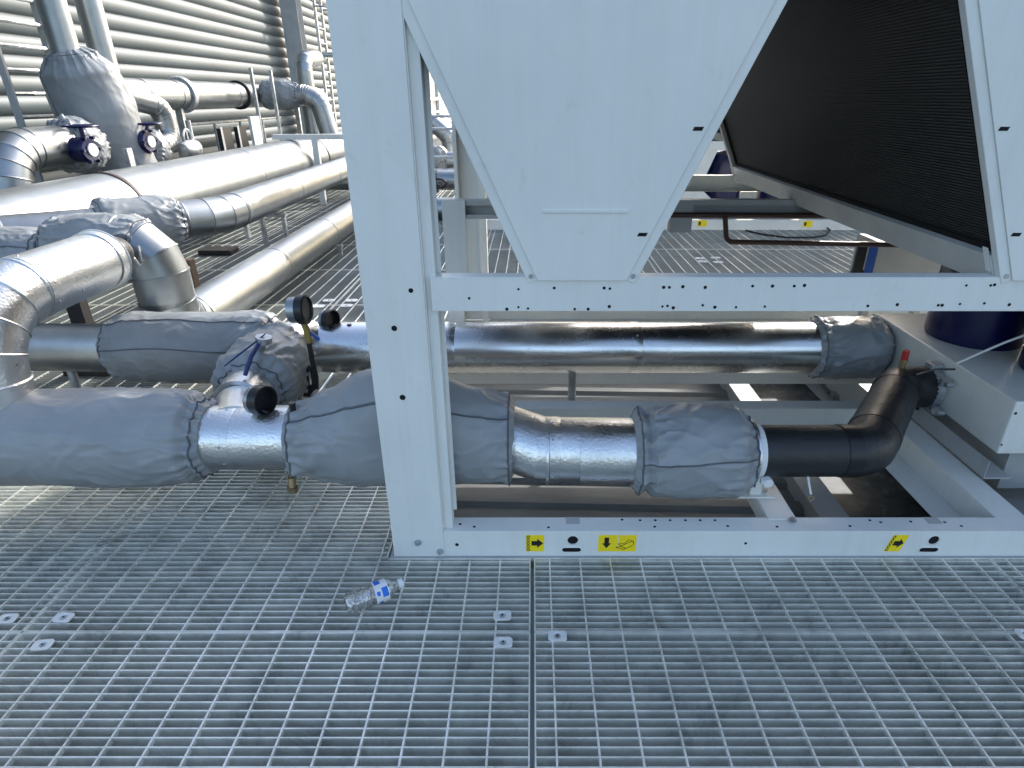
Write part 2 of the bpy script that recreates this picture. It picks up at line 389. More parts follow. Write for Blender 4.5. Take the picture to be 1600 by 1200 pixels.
# ------------------------------------------------------------------ grating panels
BP, CP, BT, BH = .0234, .099, .0036, .030
bar_cache = {}
def bar_mesh(kind, ln):
    key = (kind, round(ln, 3))
    if key not in bar_cache:
        mbx = MB()
        if kind == 'x': mbx.box(-ln / 2, ln / 2, -BT / 2, BT / 2, -BH, 0)
        elif kind == 'y': mbx.box(-.0024, .0024, -ln / 2, ln / 2, -.013, .0009)
        elif kind == 'ex': mbx.box(-ln / 2, ln / 2, -.002, .002, -BH - .001, .0016)
        else: mbx.box(-.002, .002, -ln / 2, ln / 2, -BH - .001, .0016)
        me = bpy.data.meshes.new('grating_bar'); me.from_pydata(mbx.v, [], mbx.f); me.materials.append(M['grating_steel']); bar_cache[key] = me
    return bar_cache[key]
rg = random.Random(5)
def panel_near(x0, x1, y0, y1, label, ystop=None, xstop=None):
    """ystop/xstop: beyond ystop the panel only reaches to xstop (notch for the unit)"""
    g = .003; xo0, xo1 = x0, x1
    if abs(x0) < .01: x0 += .004
    if abs(x1) < .01: x1 -= .005
    t = thing('floor_grating', label, 'grating', (x0, y0, 0), 'steel grating panels')
    def put(name, me, x, y, z=0, rot=0):
        o = bpy.data.objects.new(name, me); o.location = (x - x0, y - y0, z); o.rotation_euler = (0, 0, rot); link(o, t)
    n = int((y1 - y0 - .01) / BP); ph = ((y1 - y0) - n * BP) / 2
    for i in range(n + 1):
        y = y0 + ph + i * BP; xe = x1
        if ystop and y > ystop - .01: xe = xstop
        if y < y0 + .012 or y > y1 - .012: continue
        put('bearing_bar', bar_mesh('x', xe - x0 - 2 * g), (x0 + xe) / 2, y, rg.uniform(-.0005, .0003), rg.uniform(-.0004, .0004))
    k = 0; xs = []
    x = x0 + .052
    while x < x1 - .02: xs.append(x); x += CP
    for x in xs:
        ye = ystop - .012 if (ystop and x > xstop - .01) else y1 - g
        put('cross_bar', bar_mesh('y', ye - y0 - g), x, (y0 + g + ye) / 2, rg.uniform(-.0003, .0003))
    e = [('ex', x1 - x0 - 2 * g, (x0 + x1) / 2, y0 + g), ('ey', y1 - y0 - 2 * g, x0 + g, (y0 + y1) / 2)]
    if ystop:
        e += [('ex', x1 - xstop - 2 * g, (xstop + x1) / 2, ystop - .008), ('ey', ystop - y0 - 2 * g, x1 - g, (y0 + ystop) / 2), ('ex', xstop - x0 - 2 * g, (x0 + xstop) / 2, y1 - g), ('ey', y1 - ystop, xstop - g, (y1 + ystop) / 2)]
    else: e += [('ex', x1 - x0 - 2 * g, (x0 + x1) / 2, y1 - g), ('ey', y1 - y0 - 2 * g, x1 - g, (y0 + y1) / 2)]
    for kd, ln, ex, ey in e: put('edge_bar', bar_mesh(kd, ln), ex, ey)
XS = [-2.92, -1.444, 0.0, 1.5, 3.0]; YS0, YS1, YS2 = .257, 1.257, 2.257
fr_lab = ['grating panel beside the long jacketed pipe, lower left of the seam with two clips', 'grating panel in front of the one carrying the plastic bottle', 'wide grating panel in front of the yellow-stickered base beam, holding one clip', 'outer grating panel past the narrow seam, away from the white post']
for i in range(4): panel_near(XS[i], XS[i + 1], YS0, YS1, fr_lab[i])
panel_near(XS[0], XS[1], YS1, YS2, 'grating panel under the jacketed end of the near pipe')
panel_near(XS[1], XS[2], YS1, YS2, 'grating panel with the plastic bottle on it, notched round the white post', 1.566, -.475)
panel_near(XS[2], XS[3], YS1, 1.562, 'narrow grating panel strip right along the stickered base beam')
panel_near(XS[3], XS[4], YS1, 1.562, 'narrow grating strip past the seam along the base beam')
# farther panels share joined meshes: the dense bars cannot be told apart there
far_cache = {}
def panel_far(x0, x1, y0, y1, label):
    key = (round(x1 - x0, 3), round(y1 - y0, 3))
    if key not in far_cache:
        mbx = MB(); w, h = x1 - x0, y1 - y0; n = int((h - .02) / BP)
        for i in range(n + 1): yy = .012 + i * BP; mbx.box(.004, w - .004, yy - .0013, yy + .0013, -BH, 0)
        x = .05
        while x < w - .02: mbx.box(x - .004, x + .004, .004, h - .004, -.013, .0014); x += CP
        for q in ((.003, w - .003, .003, .007), (.003, w - .003, h - .007, h - .003), (.003, .007, .0072, h - .0072), (w - .007, w - .003, .0072, h - .0072)): mbx.box(*q, -BH - .001, .0016)
        me = bpy.data.meshes.new('bars'); me.from_pydata(mbx.v, [], mbx.f); me.materials.append(M['grating_shaded']); me.materials.append(M['grating_steel'])
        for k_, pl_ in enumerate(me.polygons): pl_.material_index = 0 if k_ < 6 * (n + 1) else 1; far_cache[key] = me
    t = thing('floor_grating', label, 'grating', (x0, y0, 0), label)
    o = bpy.data.objects.new('bars', far_cache[key]); link(o, t); o['kind'] = 'stuff'
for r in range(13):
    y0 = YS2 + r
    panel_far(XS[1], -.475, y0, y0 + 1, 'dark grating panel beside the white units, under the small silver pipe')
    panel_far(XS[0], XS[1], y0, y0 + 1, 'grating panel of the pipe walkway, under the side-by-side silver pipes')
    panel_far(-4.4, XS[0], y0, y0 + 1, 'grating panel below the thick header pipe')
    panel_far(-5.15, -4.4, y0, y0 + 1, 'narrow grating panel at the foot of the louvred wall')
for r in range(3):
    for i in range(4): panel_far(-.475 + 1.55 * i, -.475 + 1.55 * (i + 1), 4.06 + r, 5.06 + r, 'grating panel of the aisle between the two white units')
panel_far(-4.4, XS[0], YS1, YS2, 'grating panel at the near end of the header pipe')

# steel beams under the deck (the panels and the unit rest on them)
def ibeam(x0, x1, y0, y1, zt, h, label, w=.1):
    mbx = MB()
    if abs(x1 - x0) > abs(y1 - y0):
        yc = (y0 + y1) / 2; mbx.box(x0, x1, yc - w / 2, yc + w / 2, zt - .01, zt); mbx.box(x0, x1, yc - .004, yc + .004, zt - h + .01, zt - .01); mbx.box(x0, x1, yc - w / 2, yc + w / 2, zt - h, zt - h + .01)
    else:
        xc = (x0 + x1) / 2; mbx.box(xc - w / 2, xc + w / 2, y0, y1, zt - .01, zt); mbx.box(xc - .004, xc + .004, y0, y1, zt - h + .01, zt - .01); mbx.box(xc - w / 2, xc + w / 2, y0, y1, zt - h, zt - h + .01)
    o = mbx.build('support_beam', 'grey_paint'); tag(o, label, 'steel beam'); return o
HB = -ZR - .031 + .04
for i, x in enumerate((-2.92, -1.444)): ibeam(x, x, -.2, 15.2, -.0335, HB - .0335 + .03, ['grey steel beam under the seam between walkway grating panels', 'grey steel beam under the seam beside the bottle panel'][i], .08)
for i, x in enumerate((0., 1.5, 3.0)): ibeam(x, x, -.2, 1.555, -.0335, HB, ['steel beam under the open seam in front of the post', 'steel beam below the narrow seam past the second sticker', 'steel beam under the outermost front grating'][i], .08)
for i, x in enumerate((-4.4,)): ibeam(x, x, 1.2, 15.2, -.0335, HB, 'steel beam below the header pipe walkway', .08)
ibeam(-.475, 6, 4.02, 4.10, -.0335, HB, 'steel beam at the back edge of the near white unit', .08)
ibeam(-.47, 4.6, 1.62, 1.62, -.003, -ZR + .03, 'steel beam carrying the stickered base beam', .12)
ibeam(1.95, 1.95, 1.7, 6.5, -.10, -ZR - .07, 'wide grey floor beam running back below the white box', .2)
ibeam(1.25, 1.25, 1.7, 4.0, -.2, -ZR - .17, 'low grey floor beam under the black elbow', .12)

# ------------------------------------------------------------------ grating clips
def clip(p, label, rot=0., sc=1.):
    t = thing('grating_clip', label, 'clip', (p[0], p[1], 0), 'saddle clips bolted on the grating')
    c, s = math.cos(rot), math.sin(rot); out = []
    w, h, ch = .026 * sc, .018 * sc, .007 * sc
    poly = [(-w + ch, -h), (w - ch, -h), (w, -h + ch), (w, h - ch), (w - ch, h), (-w + ch, h), (-w, h - ch), (-w, -h + ch)]
    T = lambda x, y, z: (p[0] + x * c - y * s, p[1] + x * s + y * c, z)
    mbx = MB(); n = 8; inn = [(.009 * math.cos(2 * PI * i / 8 + PI / 8 - PI / 2 - PI / 4 + PI / 8 - PI / 8), .009 * math.sin(2 * PI * i / 8 + PI / 8 - PI / 2 - PI / 4)) for i in range(8)]
    vs = [T(x, y, .001) for x, y in poly] + [T(x, y, .0055) for x, y in poly] + [T(x * 1.35, y * 1.35, .0055) for x, y in inn] + [T(x, y, .001) for x, y in inn]
    fs = [(i, (i + 1) % 8, (i + 1) % 8 + 8, i + 8) for i in range(8)] + [(i + 8, (i + 1) % 8 + 8, (i + 1) % 8 + 16, i + 16) for i in range(8)] + [(i + 16, (i + 1) % 8 + 16, (i + 1) % 8 + 24, i + 24) for i in range(8)] + [tuple(range(24, 32))]
    mbx.add(vs, fs); mbx.build('plate', 'clip_zinc', t, .0008)
    MB().cyl((p[0], p[1], .001), (p[0], p[1], .0056), .0065, 12).build('bolt', 'galvanised', t)
    MB().cyl((p[0], p[1], .0056), (p[0], p[1], .0059), .0032, 6).build('socket', 'hole_black', t)
for (u, v), lab, rt in [((785, 963), 'square saddle clip on the bottle panel, near the white post', .05), ((786, 1005), 'saddle clip across the seam from the bottle panel, beside the open joint', 0), ((871, 995), 'lone saddle clip on the wide panel past the open joint', -.03), ((100, 966), 'saddle clip left of the bottle, on the bottle panel corner', -.1), ((12, 968), 'saddle clip on the panel under the jacketed pipe end', .05), ((67, 1009), 'saddle clip across the seam, below the long jacketed pipe', .1), ((1603, 992), 'saddle clip on the far corner of the wide grating panel', 0)]:
    clip(P(u, v, Z=0), lab, rt)
for u, v in ((514, 470), (549, 470), (498, 479), (541, 478), (1094, 404), (1118, 403), (1098, 409), (1122, 410)):
    clip(P(u, v, Z=0), 'small saddle clip on distant grating behind the front frame', 0, 1.7)

# ------------------------------------------------------------------ plastic bottle
def bottle():
    a = P(541, 946, Z=.03); b_ = P(629, 912, Z=.03); a.z = b_.z = .034; d = (b_ - a).normalized(); LNb = (b_ - a).length; k = LNb / .205
    t = thing('water_bottle', 'crushed clear plastic water bottle with blue and white label lying on grating', 'bottle', (a.x, a.y, 0))
    U, V = basis(d); prof = []; N = 90
    def rad(s):
        if s < .008: return .024 + .007 * (s / .008)
        if s < .085: return .0305 + .0013 * math.sin(s / .0095 * 2 * PI)
        if s < .145: return .0318
        if s < .182: x = (s - .145) / .037; return .0318 - (.0318 - .0125) * (x * x * (3 - 2 * x))
        return .0125
    mbx = MB(); nv = 40; vs = []
    def pt(s, an, ex=0.):
        base = a + d * (s * k) ; r = rad(s) * 1.03 + ex
        w = Vector((s * 60, math.cos(an) * 1.6, math.sin(an) * 1.6))
        cr = (noise.noise(w) * .004 + noise.noise(w * 2.3) * .0026) * (1 if s < .09 else .25)
        sq = 1 - .10 * max(0, math.sin(an)) 
        return base + U * (math.cos(an) * (r + cr)) + V * (math.sin(an) * (r + cr) * sq)
    for i in range(N + 1): vs += [pt(.192 * i / N, 2 * PI * j / nv) for j in range(nv)]
    fs = [(i * nv + j, i * nv + (j + 1) % nv, (i + 1) * nv + (j + 1) % nv, (i + 1) * nv + j) for i in range(N) for j in range(nv)]
    mbx.add(vs, fs, True); mbx.add(vs[:nv], [tuple(range(nv - 1, -1, -1))]); body = mbx.build('body', 'clear_plastic', t)
    def patch(s0, s1, a0, a1, mat, nm, ex, par):
        q = MB(); n1, n2 = 8, max(6, int((a1 - a0) * 8)); vs = [pt(s0 + (s1 - s0) * i / n1, a0 + (a1 - a0) * j / n2, ex) for i in range(n1 + 1) for j in range(n2 + 1)]
        q.add(vs, [(i * (n2 + 1) + j, i * (n2 + 1) + j + 1, (i + 1) * (n2 + 1) + j + 1, (i + 1) * (n2 + 1) + j) for i in range(n1) for j in range(n2)], True)
        return q.build(nm, mat, par)
    lab = patch(.098, .146, 0, 2 * PI, 'white_plastic', 'label_sleeve', .0007, t)
    for q in ((.104, .124, 1.5, 2.4), (.122, .143, .15, 1.05), (.124, .142, 2.6, 3.4), (.103, .115, .4, .8), (.11, .13, 3.9, 4.8), (.106, .121, -.9, -.3)): patch(*q, 'label_blue', 'print', .0013, lab)
    MB().cyl(a + d * (.188 * k), a + d * (.205 * k), .0148, 24).build('cap', 'white_plastic', t, .001)
bottle()

# ------------------------------------------------------------------ air-cooled unit (V banks on a steel frame)
VP0, VPER, VB, VSL, VZ0, VZ1 = .131, 1.257, .117, .455, .931, 2.05
def build_unit(ox, oy, nv, label, detail):
    T = lambda x, y, z: Vector((x + ox, y + oy, z))
    root = thing('chiller_unit', label, 'chiller', (ox, oy + YF, 0))
    XR = VP0 + VPER * (nv - 1) + .587; YB = 3.95
    def part(name, mat, boxes, parent=root, bevel=.002, lab=None):
        mbx = MB()
        for q in boxes: mbx.box(q[0] + ox, q[1] + ox, q[2] + oy, q[3] + oy, q[4], q[5])
        return mbx.build(name, mat, parent, bevel, lab)
    # end posts: folded sheet, open to the inside
    for (yf, sg) in ((YF - .003, 1), (YB, -1)):
        for xl, sx in ((-.456, 1), (XR - .166, -1)):
            xr = xl + .166; y0, y1 = (yf, yf + .003) if sg > 0 else (yf - .003, yf)
            ya, yb = (yf + .003, yf + .072) if sg > 0 else (yf - .072, yf - .003)
            inner = xr if sx > 0 else xl
            bx = [(xl, xr, y0, y1, -.002, VZ1)]
            bx += [(xl, xl + .003, ya, yb, -.002, VZ1), (xr - .003, xr, ya, yb, .1022 if sx > 0 else -.002, VZ1)]
            if sx > 0 and sg > 0: bx += [(xr, xr + .003, yf + .003, yf + .020, .1022, VZ1), (xr + .003, xr + .031, yf + .017, yf + .020, .1022, VZ1), (xr + .028, xr + .031, yf + .020, yf + .06, .1022, VZ1), (xr + .031, xr + .042, yf + .057, yf + .06, .145, VZ1)]
            elif sx > 0: bx += [(xl - .02, xl, ya, ya + .003, -.002, VZ1), (xr - .045, xr - .003, ya - .002, ya, -.002, VZ1)]
            part('post', 'white_paint', bx, bevel=.0012)
    # base frame
    def channel(name, x0, x1, y0, y1, z0, z1, sg=1, mat='white_paint'):
        """C section along X: web at y0, flanges back to y1"""
        return part(name, mat, [(x0, x1, y0, y0 + .003 * sg, z0, z1 - .003) if sg > 0 else (x0, x1, y0 - .003, y0, z0, z1 - .003), (x0, x1, min(y0, y1), max(y0, y1), z1 - .003, z1), (x0, x1, min(y0 + .003 * sg, y1), max(y0 + .003 * sg, y1), z0, z0 + .003)], bevel=.0012)
    xa, xb = -.29, XR - .166
    fb = channel('base_beam', xa, xb, YF, YF + .070, -.002, .101)
    channel('base_beam', xa, xb, YB, YB - .07, -.002, .101, -1)
    channel('base_beam', -.45, XR, 2.43, 2.51, -.002, .101); channel('base_beam', -.45, XR, 2.91, 2.955, -.002, .101)
    for xc in ([.78, 1.53, 2.8] if detail else []):
        if xc == .78: part('cross_member', 'white_paint', [(.783, .876, 1.632, 1.90, .1015, .106), (.783, .787, 1.646, 1.90, .04, .1015), (.872, .876, 1.646, 1.90, .04, .1015)])
        else: part('cross_member', 'white_paint', [(xc + .02, xc + .12, 1.646, 2.43, .098, .101), (xc + .017, xc + .02, 1.646, 2.43, .0, .101), (xc - .09, xc + .017, 1.646, 2.43, .0, .003)])
    # frame below the V banks
    mbm = channel('upper_beam', xa + .018, xb, YF + .003, YF + .05, .844, .938)
    channel('upper_beam', xa, xb, YB, YB - .05, .844, .938, -1)
    # middle frame: channel open to the front, legs
    part('middle_beam', 'grey_paint', [(-.43, XR, 3.02, 3.023, .842, .93), (-.43, XR, 2.975, 3.02, .927, .93), (-.43, XR, 2.975, 2.978, .905, .927), (-.43, XR, 2.975, 3.02, .842, .845), (-.43, XR, 2.975, 2.978, .845, .862)], bevel=0)
    for xl in ([-.43] + [VP0 + VPER * (i + .5) - .1 for i in range(nv)]):
        lo = .101 if xl < 0 else .78
        w = .11 if xl < 0 else .105
        mbx = MB(); poly = [T(xl, 2.966, .93), T(xl + w, 2.966, .93), T(xl + w, 2.966, .62 if xl < 0 else lo), T(xl + w * .72, 2.966, .52 if xl < 0 else lo), T(xl + w * .72, 2.966, lo), T(xl, 2.966, lo)]
        mbx.prism(poly, (0, .006, 0)); mbx.box(xl + ox, xl + ox + .035, 2.974 + oy - .001, 3.02 + oy, lo, .842); mbx.build('bracket', 'white_paint' if xl < 0 else 'grey_paint', root, .0015)
    for i in range(nv):
        xc = VP0 + VPER * i; sl = VSL; nn = math.hypot(1, sl)
        for yf, th in ((YF - .0045, .003), (YB + .0015, .003)):
            zt = VZ1; hw0, hw1 = VB, VB + sl * (zt - VZ0)
            mbx = MB(); mbx.prism([T(xc - hw0, yf, VZ0), T(xc + hw0, yf, VZ0), T(xc + hw1, yf, zt), T(xc - hw1, yf, zt)], (0, th, 0))
            pn = mbx.build('end_panel', 'white_paint', root, .001)
            if yf < 2:
                if i == 0: 
                    MB().box(.026 + ox, .243 + ox, yf + oy - .004, yf + oy, 1.106, 1.115).build('embossed_rib', 'white_paint', pn, .0018)
                for zz, dx in ((1.302, 0), (1.052, 0)):
                    for sg in ((1,) if i == 0 else (-1,)):
                        xe = xc + sg * (VB + sl * (zz - VZ0) - .022); mm = MB()
                        mm.prism([T(xe - .013, yf - .0006, zz - .0045), T(xe + .010, yf - .0006, zz - .0045), T(xe + .014, yf - .0006, zz + .0045), T(xe - .009, yf - .0006, zz + .0045)], (0, .0004, 0)); mm.build('slot', 'hole_black', pn)
                    
        for sg in (-1, 1):
            d = Vector((sg * sl / nn, 0, 1 / nn)); n = Vector((sg / nn, 0, -sl / nn)); o0 = T(xc + sg * VB, 0, VZ0); Ls = (VZ1 - VZ0) * nn
            def slab(name, mat, s0, s1, o_0, o_1, y0, y1, par=root, bv=0.):
                mbx = MB(); A = [o0 + d * s0 + n * o_0, o0 + d * s1 + n * o_0, o0 + d * s1 + n * o_1, o0 + d * s0 + n * o_1]
                mbx.prism([p + Vector((0, y0, 0)) for p in A], (0, y1 - y0, 0)); return mbx.build(name, mat, par, bv)
            cl = slab('coil', 'coil_black', .03, Ls - .02, -.028, .0, YF + .03, YB - .02)
            if sg < 0 or detail:
                tb = MB(); k = .05
                while k < Ls - .03:
                    A = [o0 + d * k + n * 0., o0 + d * (k + .003) + n * .0, o0 + d * (k + .003) + n * .0035, o0 + d * k + n * .0035]
                    tb.prism([p + Vector((0, YF + .05, 0)) for p in A], (0, YB - YF - .1, 0)); k += .0085
                o = tb.build('coil_tubes', 'coil_tube', cl); o['kind'] = 'stuff'
            slab('bottom_rail', 'rail_grey', -.014, .078, -.03, .03, YF + .025, YB - .01, root, .002)
            slab('gasket', 'hole_black', .078, .094, .0, .012, YF + .04, YB - .03)
            slab('coil_frame', 'white_paint', .0, Ls, -.032, .026, YF + .0002, YF + .024, root, .002)
            slab('gasket', 'hole_black', .064, Ls - .03, .0, .010, YF + .026, YF + .055)
            slab('coil_frame', 'grey_paint', .0, Ls, -.032, .03, YB - .06, YB - .02, root, .002)
            slab('gasket', 'hole_black', .064, Ls - .03, .0, .012, YB - .085, YB - .061)
            if sg < 0 and i > 0:
                slab('hinge_plate', 'white_paint', .03, .10, .0285, .0305, YF + .03, YF + .05, root)
                slab('hinge_plate', 'white_paint', -.02, .02, .0285, .04, YB - .09, YB - .02, root)
                slab('rail_clip', 'galvanised', .012, .03, .0285, .0305, 3.1, 3.13, root)
            for yy in ((YF + .001,) if detail else ()):
                pt = o0 + d * .018 + n * .012 + Vector((0, yy - .001, 0)); MB().cyl(pt, pt - Vector((0, .004, 0)), .006, 10).build('bolt', 'galvanised', root)
        # top deck with fan rings; the unseen rings are made taller to cast more shade
        part('fan_deck', 'white_paint', [(xc - VPER / 2 + .002, xc + VPER / 2 - .002, YF + .02, YB - .02, VZ1 + .0, VZ1 + .06)])
        for yy in (2.18, 3.34):
            f = MB().ring(T(xc, yy, VZ1 + .06), (0, 0, 1), .46, .49, .34, 40).build('fan_ring', 'white_paint', root)
            g = MB()
            for k in range(5):
                a = 2 * PI * k / 5; e = Vector((math.cos(a), math.sin(a), 0)); w = Vector((-math.sin(a), math.cos(a), 0)); c0 = T(xc, yy, VZ1 + .12)
                g.prism([c0 + e * .08 - w * .04, c0 + e * .44 - w * .11, c0 + e * .44 + w * .1 + Vector((0, 0, .05)), c0 + e * .08 + w * .05 + Vector((0, 0, .03))], (0, 0, .004))
            g.cyl(T(xc, yy, VZ1 + .06), T(xc, yy, VZ1 + .2), .09, 20); g.build('fan', 'black_plastic', f)
    if not detail: return root
    # drilled holes, large lifting holes, bolts and warning stickers on the front
    def holes(name, pts, parent, y, r=.0042):
        mbx = MB()
        for (u, v) in pts:
            p = P(u, v, Y=y); mbx.cyl((p.x, y - .0004, p.z), (p.x, y + .0006, p.z), r * (.8 + .4 * ((u * 7) % 5) / 5), 10)
        o_ = mbx.build(name, 'hole_black', parent)
        if len(pts) > 1: o_['kind'] = 'stuff'
    holes('screw_holes', [(733, 466), (792, 483), (810, 480), (825, 482), (810, 452), (866, 450), (898, 483), (919, 483), (952, 479), (953, 451), (944, 450), (1037, 449), (1046, 449), (1067, 448), (1102, 449), (1035, 479), (1043, 478), (1052, 481), (1098, 477), (1117, 480), (1150, 480), (1195, 479), (1176, 447), (1207, 447), (1241, 447), (1257, 446), (1356, 478), (1402, 476), (1466, 477), (1472, 477), (1500, 475), (1538, 474), (1577, 476), (1510, 446), (1548, 446), (1554, 445)], mbm, YF + .0028)
    for uv in ((714, 851), (1165, 849)): holes('bolt_hole', [uv], fb, YF - .0002, .006)
    pp = [c for c in root.children if c.name.startswith('post')][0]
    for uv, r_ in (((616, 513), .0085), ((629, 621), .0085), ((642, 454), .006)): holes('bolt_hole', [uv], pp, YF - .0032, r_)
    mbx = MB()
    for u, v in ((719, 819), (741, 823), (857, 824), (972, 812), (1000, 813), (1024, 813), (1047, 813), (1071, 813), (1094, 813), (1117, 813), (1023, 823), (1137, 822), (1214, 823), (1328, 822), (1359, 813), (1376, 816), (1423, 815), (1476, 816), (1502, 822)):
        p = P(u, v, Z=.101); mbx.cyl((p.x, p.y, .1006), (p.x, p.y, .1016), .0048, 10)
    mbx.build('screw_holes', 'hole_black', fb)['kind'] = 'stuff'
    for (u, v) in ((653, 847), (688, 861)):
        p = P(u, v, Y=YF - .003); MB().cyl((p.x, YF - .003, p.z), (p.x, YF - .008, p.z), .011, 14).cyl((p.x, YF - .008, p.z), (p.x, YF - .016, p.z), .007, 6).build('bolt', 'galvanised', pp)
    p = P(1238, 813, Z=.106); MB().cyl((p.x, p.y, .106), (p.x, p.y, .109), .014, 16).cyl((p.x, p.y, .109), (p.x, p.y, .117), .008, 6).build('bolt', 'galvanised', root)
    p = P(658, 348, Y=YF + .03); MB().box(xa + .0, xa + .002, YF + .02, YF + .035, p.z - .02, p.z + .02).build('latch_plate', 'timber', pp)
    MB().box(xa + .0, xa + .0022, YF + .021, YF + .034, p.z + .021, p.z + .038).build('latch_hole', 'hole_black', pp)
    # lifting eyes: cut through the web
    for u0, us in ((895, 893), (1459, 1451)):
        ph_ = P(u0, 844, Y=YF); ps = P(us, 859, Y=YF); cut = MB().prism([(ph_.x + .0175 * math.cos(2 * PI * k / 28), YF - .02, ph_.z + .0175 * math.sin(2 * PI * k / 28)) for k in range(28)], (0, .04, 0))
        w, r = .022, .0105; prof = [(ps.x + w + r * math.cos(-PI / 2 + PI * k / 8), ps.z + r * math.sin(-PI / 2 + PI * k / 8)) for k in range(9)] + [(ps.x - w + r * math.cos(PI / 2 + PI * k / 8), ps.z + r * math.sin(PI / 2 + PI * k / 8)) for k in range(9)]
        cut2 = MB().prism([(x, YF - .02, z) for x, z in prof], (0, .04, 0))
        for cc in (cut, cut2):
            co = cc.build('cutter', None); bm_ = fb.modifiers.new('cut', 'BOOLEAN'); bm_.object = co; bm_.operation = 'DIFFERENCE'; bm_.solver = 'EXACT'; cutters.append(co)
        MB().ring((ph_.x, YF - .0015, ph_.z), (0, 1, 0), .0176, .021, .003, 28).build('hole_rim', 'white_paint', fb)
        MB().tube([(x, YF - .0005, z) for x, z in prof], .0018, 6, True).build('hole_rim', 'white_paint', fb)
        MB().box(ph_.x - .09, ph_.x + .09, YF + .0045, YF + .006, .0035, .09).build('hole_shade', 'hole_black', fb)  # black sheet added behind the eyes, standing in for the shade inside
        pm = P(u0, 815, Z=.101); MB().box(pm.x - .023, pm.x + .023, pm.y - .012, YF + .071, .1012, .1018).build('notch_plate', 'grey_paint', fb)
    ys = YF - .0006
    def sticker(x0, x1, z0, z1, sk, kind, lab):
        q = MB(); q.prism([(x0, ys, z0), (x1, ys, z0), (x1 + sk, ys, z1), (x0 + sk, ys, z1)], (0, .0005, 0)); st = q.build('warning_sticker', 'sticker_yellow', root, 0, lab)
        yk = ys - .0003; S = lambda fx, fz: (x0 + (x1 - x0) * fx + sk * fz, yk, z0 + (z1 - z0) * fz); g = MB()
        def poly(pl): g.prism([S(*p) for p in pl], (0, .0002, 0))
        def strokes(pl, w=.0011):
            for a, b_ in zip(pl, pl[1:]):
                A = Vector(S(*a)); B = Vector(S(*b_)); dd = (B - A).normalized(); nn_ = Vector((-dd.z, 0, dd.x)) * w
                g.prism([A - nn_, B - nn_, B + nn_, A + nn_], (0, .0002, 0))
        if kind == 'hook':
            poly([(.3, .36), (.62, .36), (.62, .22), (.95, .5), (.62, .78), (.62, .64), (.3, .64)])
            for ph in (0, 1): strokes([(.12 + .09 * math.sin(PI * k / 2 + ph * PI), .04 + .92 * k / 10) for k in range(11)])
            strokes([(.04, .06), (.22, .06)]); strokes([(.04, .95), (.22, .95)])
        else:
            poly([(.16, .85), (.28, .85), (.28, .5), (.34, .5), (.22, .2), (.10, .5), (.16, .5)])
            strokes([(.47, .25), (.66, .12), (.74, .18), (.92, .38)]); strokes([(.47, .25), (.60, .32), (.80, .55), (.92, .62), (.94, .42)]); strokes([(.60, .32), (.74, .18)]); strokes([(.52, .46), (.70, .5), (.80, .72), (.92, .62)], .0009); strokes([(.52, .46), (.62, .34)], .0009)
            h = MB(); h.prism([S(.505, .3), S(.525, .3), S(.525, 1), S(.505, 1)], (0, .0002, 0)); h.build('print', 'white_plastic', st)
        g.build('print', 'sticker_black', st)
    sticker(-.021, .038, .018, .085, 0, 'hook', 'yellow chain and arrow sticker below the V panel')
    sticker(.215, .339, .018, .085, 0, 'fork', 'wide yellow sticker with down arrow and lifting fork')
    sticker(1.156, 1.207, .018, .085, .017, 'hook', 'slanted yellow chain and arrow sticker')
    # white box with navy shells on top (right)
    bxx, by0, by1, bz0, bz1 = 1.715, 1.92, 2.895, .178, .395
    part('compressor_box', 'white_paint', [(bxx, 2.9, by0, by1, bz0, bz1)], bevel=.006)
    part('box_base', 'grey_paint', [(1.655, 1.76, 1.87, 2.43, .1015, .108), (1.655, 1.659, 1.87, 2.43, .108, .177)], bevel=.002)
    part('box_plinth', 'grey_paint', [(1.80, 2.85, by0 + .04, by1 - .04, -.002, bz0)])
    for (x, y, r) in ((1.985, 2.58, .19), (2.13, 2.16, .195), (2.58, 2.4, .2)):
        MB().lathe((x, y, bz1 - .002), (0, 0, 1), [(0, r * .98), (.02, r), (.30, r), (.36, r * .9), (.40, r * .6), (.41, 0)], 40).build('compressor', 'navy_paint', root)
    for uv in ((1587, 646), (1565, 695)): holes('bolt_hole', [uv], root, by0 - .0002, .005)
    # dark brown refrigerant tube
    y = 2.96; tb = [P(990, 338, Y=y), P(1118, 338, Y=y)]
    MB().tube([P(900, 336, Y=y), P(1130, 336, Y=y), P(1330, 337, Y=y)], .0125, 12).build('refrigerant_pipe', 'copper_brown', root)
    dn, _ = fillet([P(1133, 338, Y=y - .02), P(1135, 378, Y=y - .02), P(1480, 384, Y=y - .02)], .04, 6)
    MB().tube(dn, .0125, 12).build('refrigerant_pipe', 'copper_brown', root)
    p = P(1355, 402, Y=3.3); part('control_box', 'grey_paint', [(p.x + .05, p.x + .5, 3.3, 3.55, .40, .66)], bevel=.004)
    part('control_leg', 'grey_paint', [(p.x + .1, p.x + .14, 3.4, 3.44, -.03, .40), (p.x + .4, p.x + .44, 3.4, 3.44, -.03, .40)])
    part('blue_plate', 'blue_paint', [(p.x + .0, p.x + .05, 3.3, 3.303, .46, .65)]); part('black_plate', 'black_plastic', [(p.x - .055, p.x - .002, 3.31, 3.33, .42, .66), (p.x - .055, p.x + .05, 3.331, 3.335, .42, .5)])
    return root
cutters = []
unit = build_unit(0, 0, 4, 'near white steel chiller unit with V shaped end panels and yellow stickers', True)
unit2 = build_unit(-.294, 5.504, 7, 'second white unit seen through the near one across the grating aisle', False)
